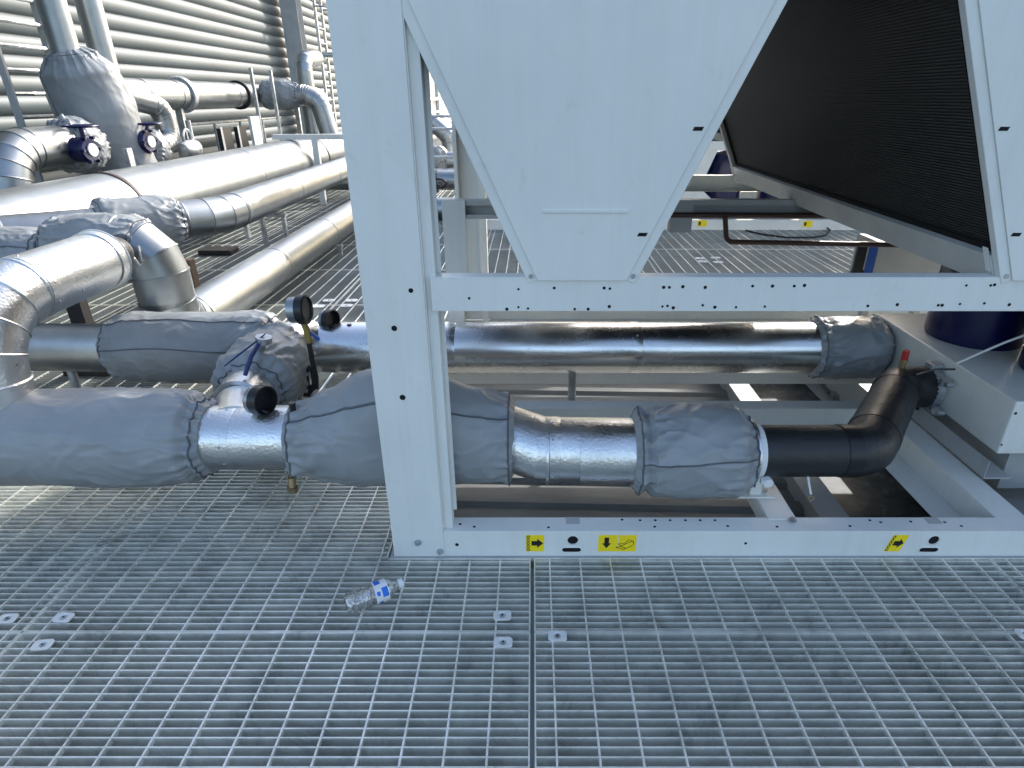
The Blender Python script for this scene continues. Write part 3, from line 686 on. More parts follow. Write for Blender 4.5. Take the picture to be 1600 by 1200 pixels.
# cut the lifting eyes for good, then drop the cutters
if cutters:
    dg = bpy.context.evaluated_depsgraph_get(); fbo = cutters and [o for o in unit.children if o.name.startswith('base_beam') and any(m_.type == 'BOOLEAN' for m_ in o.modifiers)][0]
    for m_ in list(fbo.modifiers):
        if m_.type == 'BEVEL': fbo.modifiers.remove(m_)
    dg = bpy.context.evaluated_depsgraph_get(); me = bpy.data.meshes.new_from_object(fbo.evaluated_get(dg)); fbo.modifiers.clear(); fbo.data = me
    for c_ in cutters: bpy.data.objects.remove(c_)
# white shroud plates and navy shells of the second unit
o2 = Vector(unit2.location)
YS = 7.09
for nm, mt, px in [('shroud_panel', 'white_paint', [(1056, 222), (1122, 222), (1121, 236), (1098, 285), (1098, 298), (1112, 311), (1056, 311), (1077, 290), (1077, 268), (1070, 258)]), ('shroud_panel', 'white_paint', [(1040, 224), (1054, 224), (1054, 232), (1018, 262), (1018, 311), (1000, 311), (1000, 224)])]:
    mb = MB(); mb.prism([P(u, v, Y=YS) for u, v in px], (0, .01, 0)); mb.build(nm, mt, unit2)
for u in (1040, 1128, 1215, 1290):
    p = P(u, 290, Y=7.5); MB().lathe((p.x, 7.5, .1), (0, 0, 1), [(0, .2), (.02, .22), (.55, .22), (.68, .16), (.72, 0)], 28).build('compressor', 'navy_paint', unit2)
for (u, v) in ((1097, 349), (1020, 350), (1262, 350)):
    p = P(u, v, Y=7.078); MB().box(p.x - .055, p.x + .055, 7.0785, 7.0792, p.z - .035, p.z + .035).build('warning_sticker', 'sticker_yellow', unit2)
    MB().box(p.x - .04, p.x - .015, 7.0780, 7.0784, p.z - .02, p.z + .02).build('print', 'sticker_black', unit2)

# ------------------------------------------------------------------ lower (near) pipe
LY, LZ, LR = 1.82, .31, .11
lp = thing('near_pipe', 'hammered silver insulated pipe passing behind the white post', 'pipe', (-1.68, LY, 0))
clad(lp, [(-1.95, LY, LZ), (-.09, LY, LZ), (.03, 1.775, .288), (.74, 1.77, .282)], LR)
MB().lathe((.045, 1.77, .284), (1, 0, 0), [(0, .111), (.0, .1155), (.008, .1155), (.012, .111)], 40).build('seam_bead', 'hammered_aluminium', lp)
MB().lathe((.155, 1.77, .2835), (1, 0, 0), [(0, .1105), (.0, .1125), (.2, .1125), (.2, .1105)], 40).build('lap_joint', 'hammered_aluminium', lp)
# wye stub on top, to the bypass
clad(lp, [(-1.02, LY, LZ + .03), (-1.08, 1.99, .335)], .088, bands=False)
pk = thing('pipe_support', 'flat steel saddle under the jacket next to the black insulation', 'pipe support', (.83, 1.80, .106))
MB().box(.70, .845, 1.745, 1.82, .106, .112).box(.76, .80, 1.76, 1.79, .112, .2).build('saddle', 'white_paint', pk, .001)
MB().cyl((.82, 1.78, .112), (.82, 1.78, .12), .009, 6).build('bolt', 'galvanised', pk)
# riser to the higher run on the left
RX, RZ, RR = -1.80, .757, .115
rp = thing('riser_pipe', 'hammered silver pipe that bends down into the long near jacket', 'pipe', (RX, LY, 0))
clad(rp, [(RX, LY, .32), (RX, LY, RZ), (RX, 2.52, RZ)], RR, R=.24, gores=4)
MB().lathe((RX, 2.47, RZ), (0, 1, 0), [(0, RR + .001), (.0, RR + .006), (.05, RR + .006), (.06, RR - .005), (.062, .03)], 44).build('end_collar', 'hammered_aluminium', rp)
MB().tube([(RX + (RR + .007) * math.cos(2 * PI * k / 40), 2.515, RZ + (RR + .007) * math.sin(2 * PI * k / 40)) for k in range(40)], .004, 6, True).build('seam_bead', 'cord_white', rp)
blanket('insulation_jacket', 'long smooth grey jacket on the near pipe, round the foot of the riser', [(-2.03, LY, LZ), (-1.095, LY, LZ)], [(0, .115), (.045, .150), (.14, .166), (.80, .168), (.93, .155), (.958, .128), (.975, .134), (1, .118)], 3, seams=(), pleat=.016, wr=1.25)
blanket('insulation_jacket', 'grey jacket humped over a valve behind the white post', [(-.82, LY, LZ), (-.06, LY, LZ)], [(0, .113), (.05, .122), (.16, .148), (.3, .164), (.55, .17), (.85, .158), (.97, .15), (1, .118)], 8, hump=[(.50, .27, .105, PI / 2 + .1)], seams=(2.2,), pleat=.010, wr=1.0)
blanket('insulation_jacket', 'short barrel shaped grey jacket beside the black insulated elbow', [(.335, 1.77, .282), (.745, 1.77, .282)], [(0, .118), (.05, .138), (.11, .124), (.16, .146), (.5, .158), (.82, .150), (.95, .108), (1, .088)], 14, seams=(2.85,), pleat=.012, wr=.85)
# black insulated end
bp = thing('black_pipe', 'black insulated pipe elbow running into the white compressor box', 'pipe', (1.1, 1.77, 0))
clad(bp, [(.72, 1.77, .285), (1.13, 1.77, .285), (1.545, 2.32, .262), (1.66, 2.33, .258)], .088, 'black_insulation', R=.11, gores=6, bands=False, beads=False, n=40, names=('sleeve', 'sleeve_elbow'))
for q_, d__ in ((Vector((1.035, 1.77, .285)), Vector((1, 0, 0))), (Vector((1.20, 1.863, .281)), Vector((.415, .55, -.02))), (Vector((1.48, 2.234, .2655)), Vector((.415, .55, -.02)))):
    d__.normalize(); MB().lathe(q_, d__, [(0, .0885), (.0, .0905), (.05, .0905), (.05, .0885)], 40).build('tape_band', 'black_plastic', bp)
MB().cyl((1.64, 2.33, .258), (1.717, 2.33, .258), .066, 30).build('pipe_stub', 'grey_paint', bp)
cp = MB().ring((1.652, 2.33, .258), (1, 0, 0), .066, .088, .05, 28); cp.box(1.655, 1.70, 2.305, 2.355, .33, .368).box(1.655, 1.70, 2.305, 2.355, .15, .188)
cpo = cp.build('coupling', 'galvanised', bp, .003)
for z in (.195, .325): MB().cyl((1.66, 2.21, z), (1.69, 2.21, z), .012, 10).cyl((1.675, 2.235, z - .012), (1.675, 2.235, z + .012), .02, 12).build('coupling_bolt', 'galvanised', cpo)
MB().ring((.742, 1.77, .284), (1, 0, 0), .086, .094, .022, 32).build('clamp_ring', 'white_plastic', bp)
MB().box(.752, .79, 1.668, 1.684, .215, .232).cyl((.775, 1.665, .223), (.775, 1.685, .223), .016, 14).build('clamp_wing', 'white_plastic', bp, .002)
p = P(1265, 750, Y=1.70); MB().tube([P(1262, 742, Y=1.72), P(1264, 756, Y=1.70), P(1267, 772, Y=1.69)], .004, 8).build('drain_tube', 'cord_white', bp)
q = P(1267, 779, Y=1.69); MB().tube([q + Vector((.009 * math.cos(k / 12 * 2 * PI), 0, .009 * math.sin(k / 12 * 2 * PI))) for k in range(12)], .003, 6, True).build('drain_ring', 'brass', bp)
q = Vector((1.545, 2.33, .335)); MB().cyl(q, q + Vector((0, 0, .03)), .014, 12).cyl(q + Vector((0, 0, .028)), q + Vector((0, 0, .05)), .017, 6).build('vent_body', 'brass', bp)
MB().cyl(q + Vector((0, 0, .05)), q + Vector((0, 0, .09)), .0135, 14).build('vent_cap', 'red_plastic', bp)
MB().tube([P(1432, 586, Y=2.15), P(1462, 577, Y=2.15), P(1492, 577, Y=2.15)], .004, 6).build('sensor_wire', 'black_plastic', bp)
wr_ = thing('white_cable', 'white cable drooping from the navy compressor shell to the box edge', 'cable', P(1500, 566, Z=.44))
MB().tube([P(1494, 568, Z=.44), P(1530, 552, Z=.47), P(1570, 535, Z=.51), P(1625, 515, Z=.56)], .0045, 8).build('cable', 'cord_white', wr_)

# ------------------------------------------------------------------ upper (rear) pipe
UY, UZ, UR = 2.77, .262, .125
up = thing('rear_pipe', 'bright silver pipe running level through the unit behind the near pipe', 'pipe', (0, UY, 0))
clad(up, [(-2.75, UY, UZ), (-2.0, UY, UZ)], UR - .008, 'dull_aluminium', n=48)
clad(up, [(-1.3, UY, UZ), (-.43, UY, UZ), (1.42, UY, UZ)], UR, 'bright_aluminium', n=56)
clad(up, [(1.42, UY, UZ), (1.72, UY, UZ)], .08, 'black_insulation', bands=False)
pk = thing('pipe_support', 'small galvanised stand under the silver rear pipe', 'pipe support', (.2, UY, 0))
MB().box(.16, .24, UY - .06, UY + .06, ZR + .0, ZR + .03).cyl((.2, UY, ZR + .03), (.2, UY, UZ - UR + .004), .02, 14).build('stand', 'galvanised', pk)
pk = thing('pipe_support', 'stand under the dull end of the rear pipe', 'pipe support', (-2.3, UY, 0))
MB().box(-2.35, -2.25, UY - .06, UY + .06, .0017, .02).cyl((-2.3, UY, .02), (-2.3, UY, UZ - UR + .012), .02, 14).build('stand', 'galvanised', pk)
blanket('insulation_jacket', 'long seamed grey jacket on the rear pipe next to the bypass valve', [(-2.05, UY, UZ), (-1.235, UY, UZ)], [(0, .122), (.05, .150), (.14, .172), (.8, .175), (.93, .162), (1, .128)], 21, seams=(2.85, 2.0), pleat=.013, wr=1.15)
blanket('insulation_jacket', 'dark jacket on the rear pipe end beside the compressor box', [(1.36, UY, UZ), (1.714, UY, UZ)], [(0, .132), (.06, .145), (.14, .138), (.25, .15), (.8, .148), (1, .11)], 27, seams=(), pleat=.012, wr=.9)
# bypass between the two pipes
by = thing('bypass_pipe', 'short silver bypass between near and rear pipe with jacketed valve', 'pipe', (-1.1, 2.4, 0))
clad(by, [(-1.10, UY - .02, UZ + .06), (-1.12, 2.45, .35), (-1.08, 2.0, .34)], .10, bands=False)
MB().lathe((-1.10, 2.52, .345), (.02, -1, .04), [(0, .1), (0, .107), (.03, .107), (.03, .1)], 36).build('seam_bead', 'hammered_aluminium', by)
blanket('insulation_jacket', 'crumpled grey jacket over the bypass valve with blue lever', [(-1.105, 2.50, .345), (-1.085, 2.10, .335)], [(0, .108), (.15, .14), (.5, .168), (.85, .16), (1, .108)], 33, seams=(), pleat=.016, wr=1.4)
lv = thing('valve_lever', 'dark blue lever of the bypass valve standing out of the jacket', 'valve', P(412, 545, Y=2.2))
MB().cyl((-1.10, 2.22, .44), P(412, 531, Y=2.14), .018, 14).cyl(P(412, 535, Y=2.14), P(412, 526, Y=2.14), .03, 14).build('stem', 'galvanised', lv)
a_, b_ = P(409, 528, Y=2.13), P(357, 568, Y=2.04); w_ = Vector((.010, .016, .008))
MB().prism([a_ - w_, b_ - w_, b_ + w_, a_ + w_], (0, -.003, .006)).build('lever', 'lever_blue', lv, .001)
MB().tube([P(404, 538, Y=2.10), P(392, 558, Y=2.04), P(383, 586, Y=2.03)], .008, 8).build('strap', 'lever_blue', lv)
# gauge on its siphon
ga = thing('pressure_gauge', 'round black rimmed pressure gauge on a bent siphon tube', 'gauge', P(490, 600, Y=2.28))
c_ = P(466, 484, Y=2.28); ax = Vector((.99, -.05, .06)).normalized()
MB().lathe(c_ - ax * .03, ax, [(0, 0), (0, .05), (.035, .052), (.035, .046), (.036, 0)], 36).build('case', 'smooth_aluminium', ga)
MB().lathe(c_ + ax * .005, ax, [(0, .052), (.0, .058), (.03, .058), (.034, .05), (.026, .047), (.026, 0)], 36).build('bezel', 'black_plastic', ga)
s0 = c_ + ax * .012 - Vector((0, 0, .05))
MB().tube([s0, P(479, 515, Y=2.28), P(483, 535, Y=2.28)], .013, 10).build('fitting', 'yellow_tape', ga)
MB().tube([P(483, 535, Y=2.28), P(487, 560, Y=2.28), P(494, 590, Y=2.28), P(494, 606, Y=2.28), P(487, 612, Y=2.28), P(480, 600, Y=2.28), P(478, 583, Y=2.28), P(483, 574, Y=2.28), P(489, 582, Y=2.28), P(491, 600, Y=2.28), P(482, 617, Y=2.28), P(470, 615, Y=2.28)], .0105, 10).build('siphon', 'black_rubber', ga)
MB().prism([P(482, 521, Y=2.28), P(484, 517, Y=2.28), P(500, 529, Y=2.28), P(498, 533, Y=2.28)], (0, .006, 0)).build('cock_lever', 'blue_paint', ga)
MB().cyl(P(476, 608, Y=2.28), P(440, 600, Y=2.30), .009, 10).build('tapping', 'brass', ga)
def dial_stub(name, lab, base, p, ax, r):
    t = thing(name, lab, 'thermometer', base); ax = Vector(ax).normalized()
    MB().cyl(base, p - Vector((0, 0, r * .8)), .012, 12).build('stem', 'black_plastic', t)
    MB().lathe(p - ax * .025, ax, [(0, 0), (0, r * .96), (.018, r * .96), (.018, r * .9)], 32).build('backing', 'smooth_aluminium', t)
    MB().lathe(p - ax * .008, ax, [(0, r * .9), (0, r), (.035, r), (.035, r * .9), (.012, r * .88), (.012, 0)], 32).build('bezel', 'black_plastic', t)
dial_stub('thermometer', 'black open dial thermometer on the near pipe beside the bypass', Vector((-.885, 1.80, .41)), P(406, 625, Y=1.80), (.93, -.36, .05), .05)
dial_stub('thermometer', 'small black dial thermometer on the rear pipe next to the post', Vector((-.965, UY - .01, .38)), P(514, 500, Y=UY - .01), (.93, -.36, .05), .05)
for u, v, y, lab in ((457, 635, 1.78, 'tiny capped probe on the near pipe'), (546, 511, 2.75, 'tiny black probe on the rear pipe beside the post')):
    p = P(u, v, Y=y); tag(MB().cyl(p - Vector((0, 0, .03)), p + Vector((0, 0, .008)), .010, 12).cyl(p + Vector((0, 0, .007)), p + Vector((0, 0, .014)), .012, 6).build('test_plug', 'black_plastic'), lab, 'plug')
dv = thing('drain_valve', 'small brass drain cock below the humped jacket', 'valve', P(457, 760, Y=1.74))
MB().cyl((-.84, 1.79, .21), P(456, 748, Y=1.74), .009, 10).cyl(P(456, 746, Y=1.74), P(457, 766, Y=1.73), .014, 14).cyl(P(457, 760, Y=1.73), P(457, 767, Y=1.73), .018, 8).build('body', 'brass', dv)
MB().prism([P(444, 733, Y=1.73), P(447, 731, Y=1.73), P(462, 742, Y=1.73), P(460, 745, Y=1.73)], (0, .004, 0)).build('lever', 'galvanised', dv)
cd = thing('tie_cord', 'loose white tie cord hanging between jacket and silver elbow', 'cord', P(210, 410, Y=2.9))
MB().tube([P(176, 413, Y=2.5), P(186, 415, Y=2.6), P(191, 418, Y=2.7), P(200, 408, Y=2.8), P(210, 403, Y=2.9), P(218, 414, Y=2.95), P(223, 412, Y=2.97), P(216, 384, Y=2.98)], .005, 6).build('cord', 'cord_white', cd)
cb = thing('floor_cable', 'thin dark cable lying in a loop on the grating aisle', 'cable', P(1250, 372, Z=0))
MB().tube([P(u, v, Z=.012) for u, v in ((1165, 360), (1190, 366), (1230, 371), (1270, 371), (1290, 368), (1297, 360), (1290, 354), (1310, 350))], .010, 6).build('cable', 'black_rubber', cb)
cd = thing('tie_cord', 'thin white cord sticking out over the humped jacket', 'cord', P(510, 600, Y=1.95))
MB().tube([P(498, 620, Y=1.9), P(508, 602, Y=1.95), P(521, 585, Y=2.0)], .0035, 6).build('cord', 'cord_white', cd)

# ------------------------------------------------------------------ pipes along the walkway (left)
P3X, P3Z, P3R = -1.93, .23, .135
p3 = thing('walkway_pipe', 'silver pipe low on the grating with a segmented drop elbow', 'pipe', (P3X, 3.2, 0))
clad(p3, [(-2.25, 3.10, .70), (P3X, 3.10, .70), (P3X, 3.10, P3Z + .02)], P3R, 'smooth_aluminium', R=.16, gores=3, bands=False)
clad(p3, [(P3X, 3.10, .41), (P3X, 3.10, P3Z), (P3X, 14, P3Z)], P3R, 'smooth_aluminium', R=.17, gores=3)
blanket('insulation_jacket', 'pointed grey jacket over the branch above the drop elbow', [(-2.42, 3.10, .68), (-2.20, 3.10, .68), (-1.97, 3.10, .655)], [(0, .135), (.08, .155), (.5, .165), (.85, .155), (1, .138)], 41, seams=(), pleat=.012, wr=1.2)
clad(rp, [(RX, 2.52, RZ), (RX - .01, 2.62, RZ), (-2.12, 3.02, RZ - .07)], .075, 'black_insulation', R=.08, gores=4, bands=False, beads=False, names=('inner_pipe', 'inner_bend'))
blanket('insulation_jacket', 'plain grey jacket between the thick header and the pointed jacket', [(-3.10, 3.10, .62), (-2.45, 3.10, .62)], [(0, .14), (.1, .16), (.85, .16), (1, .14)], 44, seams=(2.6,), pleat=.012, wr=1.0)
P2X, P2Z, P2R = -2.26, .58, .128
p2 = thing('walkway_pipe', 'silver pipe beside the header with a ribbed bend and jacket at its start', 'pipe', (P2X, 4.2, 0))
clad(p2, [(-3.12, 3.52, .63), (P2X, 4.46, .595), (P2X, 15, P2Z)], P2R, 'smooth_aluminium', R=.62, gores=3)
blanket('insulation_jacket', 'round grey jacket between header and ribbed bend', [(-2.76, 3.91, .62), (-2.43, 4.27, .605)], [(0, .14), (.1, .165), (.7, .17), (.86, .16), (1, .136)], 52, seams=(), pleat=.016, wr=1.2)
HX, HZ, HR = -3.3, .55, .30
hp = thing('header_pipe', 'thick silver header pipe running along the wall', 'pipe', (HX, 2.5, 0))
clad(hp, [(HX, 1.2, HZ), (HX, 18, HZ)], HR, 'smooth_aluminium', n=56, bands=False)
for y in (3.55, 7.2, 9.2, 11.5): MB().lathe((HX, y, HZ), (0, 1, 0), [(0, HR), (0, HR + .003), (.04, HR + .003), (.04, HR)], 56).build('lap_joint', 'smooth_aluminium', hp)
for y in (4.85, 9.55): MB().lathe((HX, y, HZ), (0, 1, 0), [(0, HR), (0, HR + .008), (.035, HR + .008), (.035, HR)], 56).build('strap', 'strap_brown', hp)
for y, lab in ((2.6, 'near the jacketed branch'), (6.6, 'past the ribbed bend'), (10.6, 'by the white bracket')):
    t = thing('pipe_rack', 'low galvanised rack holding the header, ' + lab, 'pipe rack', (HX, y, 0))
    MB().box(HX - .3, HX + .3, y - .04, y + .04, HZ - HR - .05, HZ - HR + .004).build('bearer', 'galvanised', t)
    for x in (HX - .26, HX + .22): MB().box(x, x + .04, y - .03, y + .03, .0017, HZ - HR - .05).build('leg', 'galvanised', t)
for x, z, r, y, lab in ((P2X, P2Z, P2R, 5.4, 'dark rack below the ribbed bend pipe'), (P2X, P2Z, P2R, 9.4, 'rack further along below the ribbed bend pipe'), (P3X, P3Z, P3R, 5.8, 'low saddle below the walkway pipe'), (P3X, P3Z, P3R, 9., 'far low saddle below the walkway pipe')):
    t = thing('pipe_rack', lab, 'pipe rack', (x, y, 0))
    MB().box(x - .12, x + .12, y - .03, y + .03, z - r - .02, z - r + .006).build('bearer', 'galvanised', t)
    for xx in (x - .11, x + .08): MB().box(xx, xx + .03, y - .02, y + .02, .0017, z - r - .02).build('leg', 'galvanised', t)
p = P(345, 396, Z=.0); t = thing('rubber_pad', 'black rubber foot pad on the grating under the pipes', 'pad', (p.x, p.y, 0)); MB().box(p.x - .17, p.x + .14, p.y - .1, p.y + .1, .0017, .05).build('pad', 'black_rubber', t, .01)
t = thing('timber_block', 'upright wooden block behind the silver drop elbow', 'block', P(301, 452, Z=0)); p = P(301, 452, Z=0); MB().box(p.x - .07, p.x + .05, p.y - .04, p.y + .04, .0017, .24).build('block', 'timber', t, .004)
t = thing('floor_support', 'dark wedge shaped foot under the branch jackets', 'pipe support', (-2.42, 3.1, 0)); MB().box(-2.46, -2.38, 3.07, 3.13, .0017, .60).box(-2.54, -2.30, 3.0, 3.2, .0017, .03).build('post', 'black_rubber', t)
# white angle bracket bridging header and pipe
t = thing('angle_bracket', 'white steel angle frame standing over the header pipe', 'bracket', P(475, 290, X=-2.9))
y = 8.8; MB().box(-3.5, -2.15, y, y + .08, HZ + HR + .004, HZ + HR + .07).build('top_bar', 'white_paint', t)
MB().box(-2.98, -2.90, y + .0, y + .06, .0017, HZ + HR + .004).build('leg', 'white_paint', t); MB().box(-2.22, -2.15, y, y + .06, .0017, HZ + HR + .004).build('leg', 'white_paint', t)

# ------------------------------------------------------------------ louvred wall and what stands before it
WX = -5.2
def slat_wall(name, label, y0, y1, z0, z1, pitch, mat, depth):
    t = thing(name, label, 'wall', (WX, y0, 0))
    MB().box(WX - .3, WX - .05, y0, y1, z0 - .4, z1).build('backing', 'cladding_back' if mat == 'slat_silver' else 'slat_white', t)
    prof = [(0, 0)] + [(depth * math.sin(PI * k / 10) ** .7, pitch * .965 * (k / 10)) for k in range(1, 10)] + [(0, pitch * .965)]
    mbx = MB(); n = len(prof); vs = [(WX - .05 + a, y0, b_) for a, b_ in prof] + [(WX - .05 + a, y1, b_) for a, b_ in prof]
    mbx.add(vs, [(i, i + n, i + n + 1, i + 1) for i in range(n - 1)], True); mbx.add(vs[:n], [tuple(range(n))]); mbx.add(vs[n:], [tuple(range(n - 1, -1, -1))])
    first = None; z = z0
    while z < z1:
        if first is None: first = mbx.build('slat', mat, t); first.location.z = z; 
        else:
            o = first.copy(); link(o, t); o.location.z = z
        z += pitch
    return t
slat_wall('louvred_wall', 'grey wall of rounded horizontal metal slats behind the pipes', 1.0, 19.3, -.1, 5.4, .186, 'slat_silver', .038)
slat_wall('louvred_wall', 'bright white slatted wall far beyond the steel column', 19.4, 60, -.1, 5.4, .186, 'slat_white', .06)
def hsec(name, label, x, y, z0, z1, w, d, mat, cat='column'):
    t = thing(name, label, cat, (x, y, z0)); MB().box(x - w / 2, x + w / 2, y, y + .012, z0, z1).box(x - w / 2, x + w / 2, y + d, y + d + .012, z0, z1).box(x - .006, x + .006, y + .012, y + d, z0, z1).build('profile', mat, t, .002); return t
p = P(468, 60, X=-4.95); hsec('steel_column', 'grey blue steel column at the end of the slatted wall', -4.95, 14.4, ZR, 5.4, .34, .3, 'grey_paint')
# ladder tower beside the column
lt = thing('caged_ladder', 'metal ladder with rungs and cage next to the steel column', 'ladder', (-4.7, 15.0, 0))
for x, y in ((-4.6, 15.0), (-4.6, 15.45)): MB().box(x - .025, x + .025, y - .025, y + .025, ZR, 5.3).build('stile', 'galvanised', lt)
z = .2
while z < 5.2: MB().cyl((-4.6, 15.02, z), (-4.6, 15.43, z), .016, 8).build('rung', 'galvanised', lt); z += .28
for z in (2.2, 3.1, 4.0, 4.9): MB().tube([(-4.6 + .35 * math.sin(PI * k / 10), 15.225 - .33 * math.cos(PI * k / 10), z) for k in range(11)], .02, 6).build('cage_hoop', 'galvanised', lt)
for z in (2.15, 3.45): MB().box(-4.75, -4.2, 14.98, 15.02, z, z + .1).build('tie_bar', 'galvanised', lt)
# risers at the wall
rA = thing('riser_pipe', 'left silver riser entering the tall draped jacket', 'pipe', (-4.3, 6.37, 0)); clad(rA, [(-4.3, 6.37, .1), (-4.3, 6.37, 5.2)], .12, 'smooth_aluminium', bands=False)
blanket('insulation_jacket', 'tall draped grey jacket over the left riser', [(-4.2, 6.72, .2), (-4.24, 6.58, .9), (-4.28, 6.40, 1.78)], [(0, .30), (.3, .33), (.65, .345), (.88, .31), (.965, .2), (1, .126)], 61, seams=(4.4,), pleat=.03, wr=1.7, kpl=11, axial=True)
rB = thing('riser_pipe', 'second silver riser ending in a segmented swan neck', 'pipe', (-4.3, 6.9, 0))
clad(rB, [(-4.3, 6.9, 5.2), (-4.3, 6.9, 1.40), (-4.12, 7.42, 1.28), (-4.12, 7.42, .92), (-4.12, 7.0, .86)], .115, 'smooth_aluminium', R=.16, gores=4, bands=False)
for k in (.45, .95, 1.45, 1.95, 2.45):
    pass
# stepped bolt strips beside the risers (cable ladder on the wall)
tr = thing('cable_ladder', 'dark vertical cable ladder with short rungs between the risers', 'cable ladder', (-4.75, 6.6, 0))
for y in (6.15, 6.80): MB().box(-4.80, -4.74, y, y + .03, ZR, 5.2).build('rail', 'grey_paint', tr)
z = 1.2
while z < 5.1: MB().cyl((-4.77, 6.18, z), (-4.77, 6.80, z), .02, 8).build('rung', 'galvanised', tr); z += .2
# left elbow and jacketed valve
el = thing('elbow_pipe', 'fat segmented silver elbow rising behind the header', 'pipe', (-4.2, 5.15, 0))
clad(el, [(-4.2, 5.08, .0017), (-4.2, 5.08, .98), (-4.2, 5.9, .98)], .165, 'smooth_aluminium', R=.30, gores=5, bands=False)
blanket('insulation_jacket', 'crumpled jacket with strings over the first hand wheel valve', [(-4.2, 5.82, .98), (-4.2, 6.2, .96)], [(0, .168), (.12, .21), (.5, .24), (.9, .20), (1, .12)], 71, seams=(), pleat=.025, wr=1.8)
blanket('insulation_jacket', 'small jacket behind the second hand wheel valve', [(-4.12, 7.16, .88), (-4.12, 6.88, .86)], [(0, .12), (.2, .17), (.8, .17), (1, .10)], 74, seams=(), pleat=.02, wr=1.6)
def gear_valve(u1, v1, u2, v2, X, lab):
    c = P(u2, v2, X=X); w = P(u1, v1, X=X); t = thing('gear_valve', lab, 'valve', c)
    MB().lathe(c - Vector((.14, 0, 0)), (1, -.15, 0), [(0, 0), (0, .06), (.05, .06), (.05, .105), (.17, .105), (.19, .09), (.19, 0)], 28).build('gearbox', 'navy_paint', t)
    MB().cyl(c + Vector((.045, -.012, 0)), c + Vector((.062, -.014, 0)), .055, 24).build('dial', 'white_plastic', t)
    for k in range(6):
        a = k * PI / 3; q = c + Vector((.02, -.012 + .112 * math.cos(a), .112 * math.sin(a))); MB().cyl(q, q + Vector((.04, 0, 0)), .014, 8).build('lug', 'navy_paint', t)
    MB().cyl(c, w, .018, 12).build('stem', 'navy_paint', t)
    hw = MB().tube([w + Vector((.13 * math.cos(2 * PI * k / 30), .13 * math.sin(2 * PI * k / 30), 0)) for k in range(30)], .012, 8, True)
    for k in range(3): hw.cyl(w, w + Vector((.13 * math.cos(k * 2.1), .13 * math.sin(k * 2.1), 0)), .009, 8)
    hw.build('handwheel', 'navy_paint', t)
gear_valve(125, 197, 137, 234, -3.95, 'navy hand wheel valve with white dial at the crumpled jacket')
gear_valve(230, 193, 229, 221, -3.9, 'navy hand wheel valve below the swan neck pipe')
# level pipe along the wall
wp = thing('wall_pipe', 'silver pipe running level along the slatted wall with clamp bands', 'pipe', (-4.45, 9, 0))
wz = 1.40
clad(wp, [(-4.45, 6.6, wz), (-4.45, 13.0, wz)], .165, 'smooth_aluminium', bands=False)
for y in (7.6, 8.3, 9.9): MB().lathe((-4.45, y, wz), (0, 1, 0), [(0, .165), (0, .172), (.03, .172), (.03, .165)], 32).build('lap_joint', 'smooth_aluminium', wp)
MB().lathe((-4.45, 8.48, wz), (0, 1, 0), [(0, .166), (.0, .2), (.05, .215), (.09, .20), (.12, .166)], 32).build('flange_cover', 'galvanised', wp)
MB().lathe((-4.45, 10.15, wz), (0, 1, 0), [(0, .166), (.0, .2), (.05, .2), (.05, .166)], 32).build('flange', 'black_rubber', wp)
for y, lab in ((8.4, 'galvanised post under the level wall pipe flange'), (12.6, 'galvanised post at the far end of the level wall pipe')):
    t = thing('pipe_stand', lab, 'pipe support', (-4.45, y, 0)); MB().box(-4.49, -4.41, y - .03, y + .03, .0017, wz - .155).build('post', 'galvanised', t)
dn = thing('down_pipe', 'silver elbow dropping from the wall pipe jacket into the header', 'pipe', (HX, 10.4, 0))
clad(dn, [(-4.3, 10.75, wz), (-3.62, 10.75, wz), (-3.42, 10.75, wz - .1), (HX - .02, 10.75, .8)], .15, 'smooth_aluminium', R=.16, gores=3, bands=False)
blanket('insulation_jacket', 'grey jacket on the wall pipe branch between two hanger rods', [(-4.3, 10.75, wz), (-3.72, 10.75, wz)], [(0, .17), (.15, .215), (.6, .22), (1, .155)], 81, seams=(), pleat=.02, wr=1.4)
hr = thing('hanger_frame', 'two thin upright rods either side of the wall pipe jacket', 'pipe support', (-4, 10.5, 0))
for u, v0, v1, X in ((391, 106, 218, -4.05), (422, 110, 215, -3.9)):
    a, b_ = P(u, v0, X=X), P(u + 12, v1, X=X); MB().box(a.x - .02, a.x + .02, a.y - .02, a.y + .02, .0017, a.z).build('rod', 'galvanised', hr)
r3 = thing('riser_pipe', 'slim silver riser with top elbow by the steel column', 'pipe', (-3.6, 12, 0))
a = P(489, 205, X=-3.75); clad(r3, [(-3.75, a.y, .6), (-3.75, a.y, 1.92), (-3.75, a.y + .7, 1.98)], .125, 'smooth_aluminium', R=.18, gores=3, bands=False)
MB().box(-3.80, -3.7, a.y - .05, a.y + .05, .0017, .61).build('foot', 'galvanised', r3)
r4 = thing('riser_pipe', 'short pale riser with elbow behind the slim one', 'pipe', (-3.6, 13, 0))
a = P(507, 190, X=-3.75); clad(r4, [(-3.75, a.y, .0017), (-3.75, a.y, 1.38), (-3.75, a.y - .8, 1.45)], .12, 'smooth_aluminium', R=.18, gores=3, bands=False)
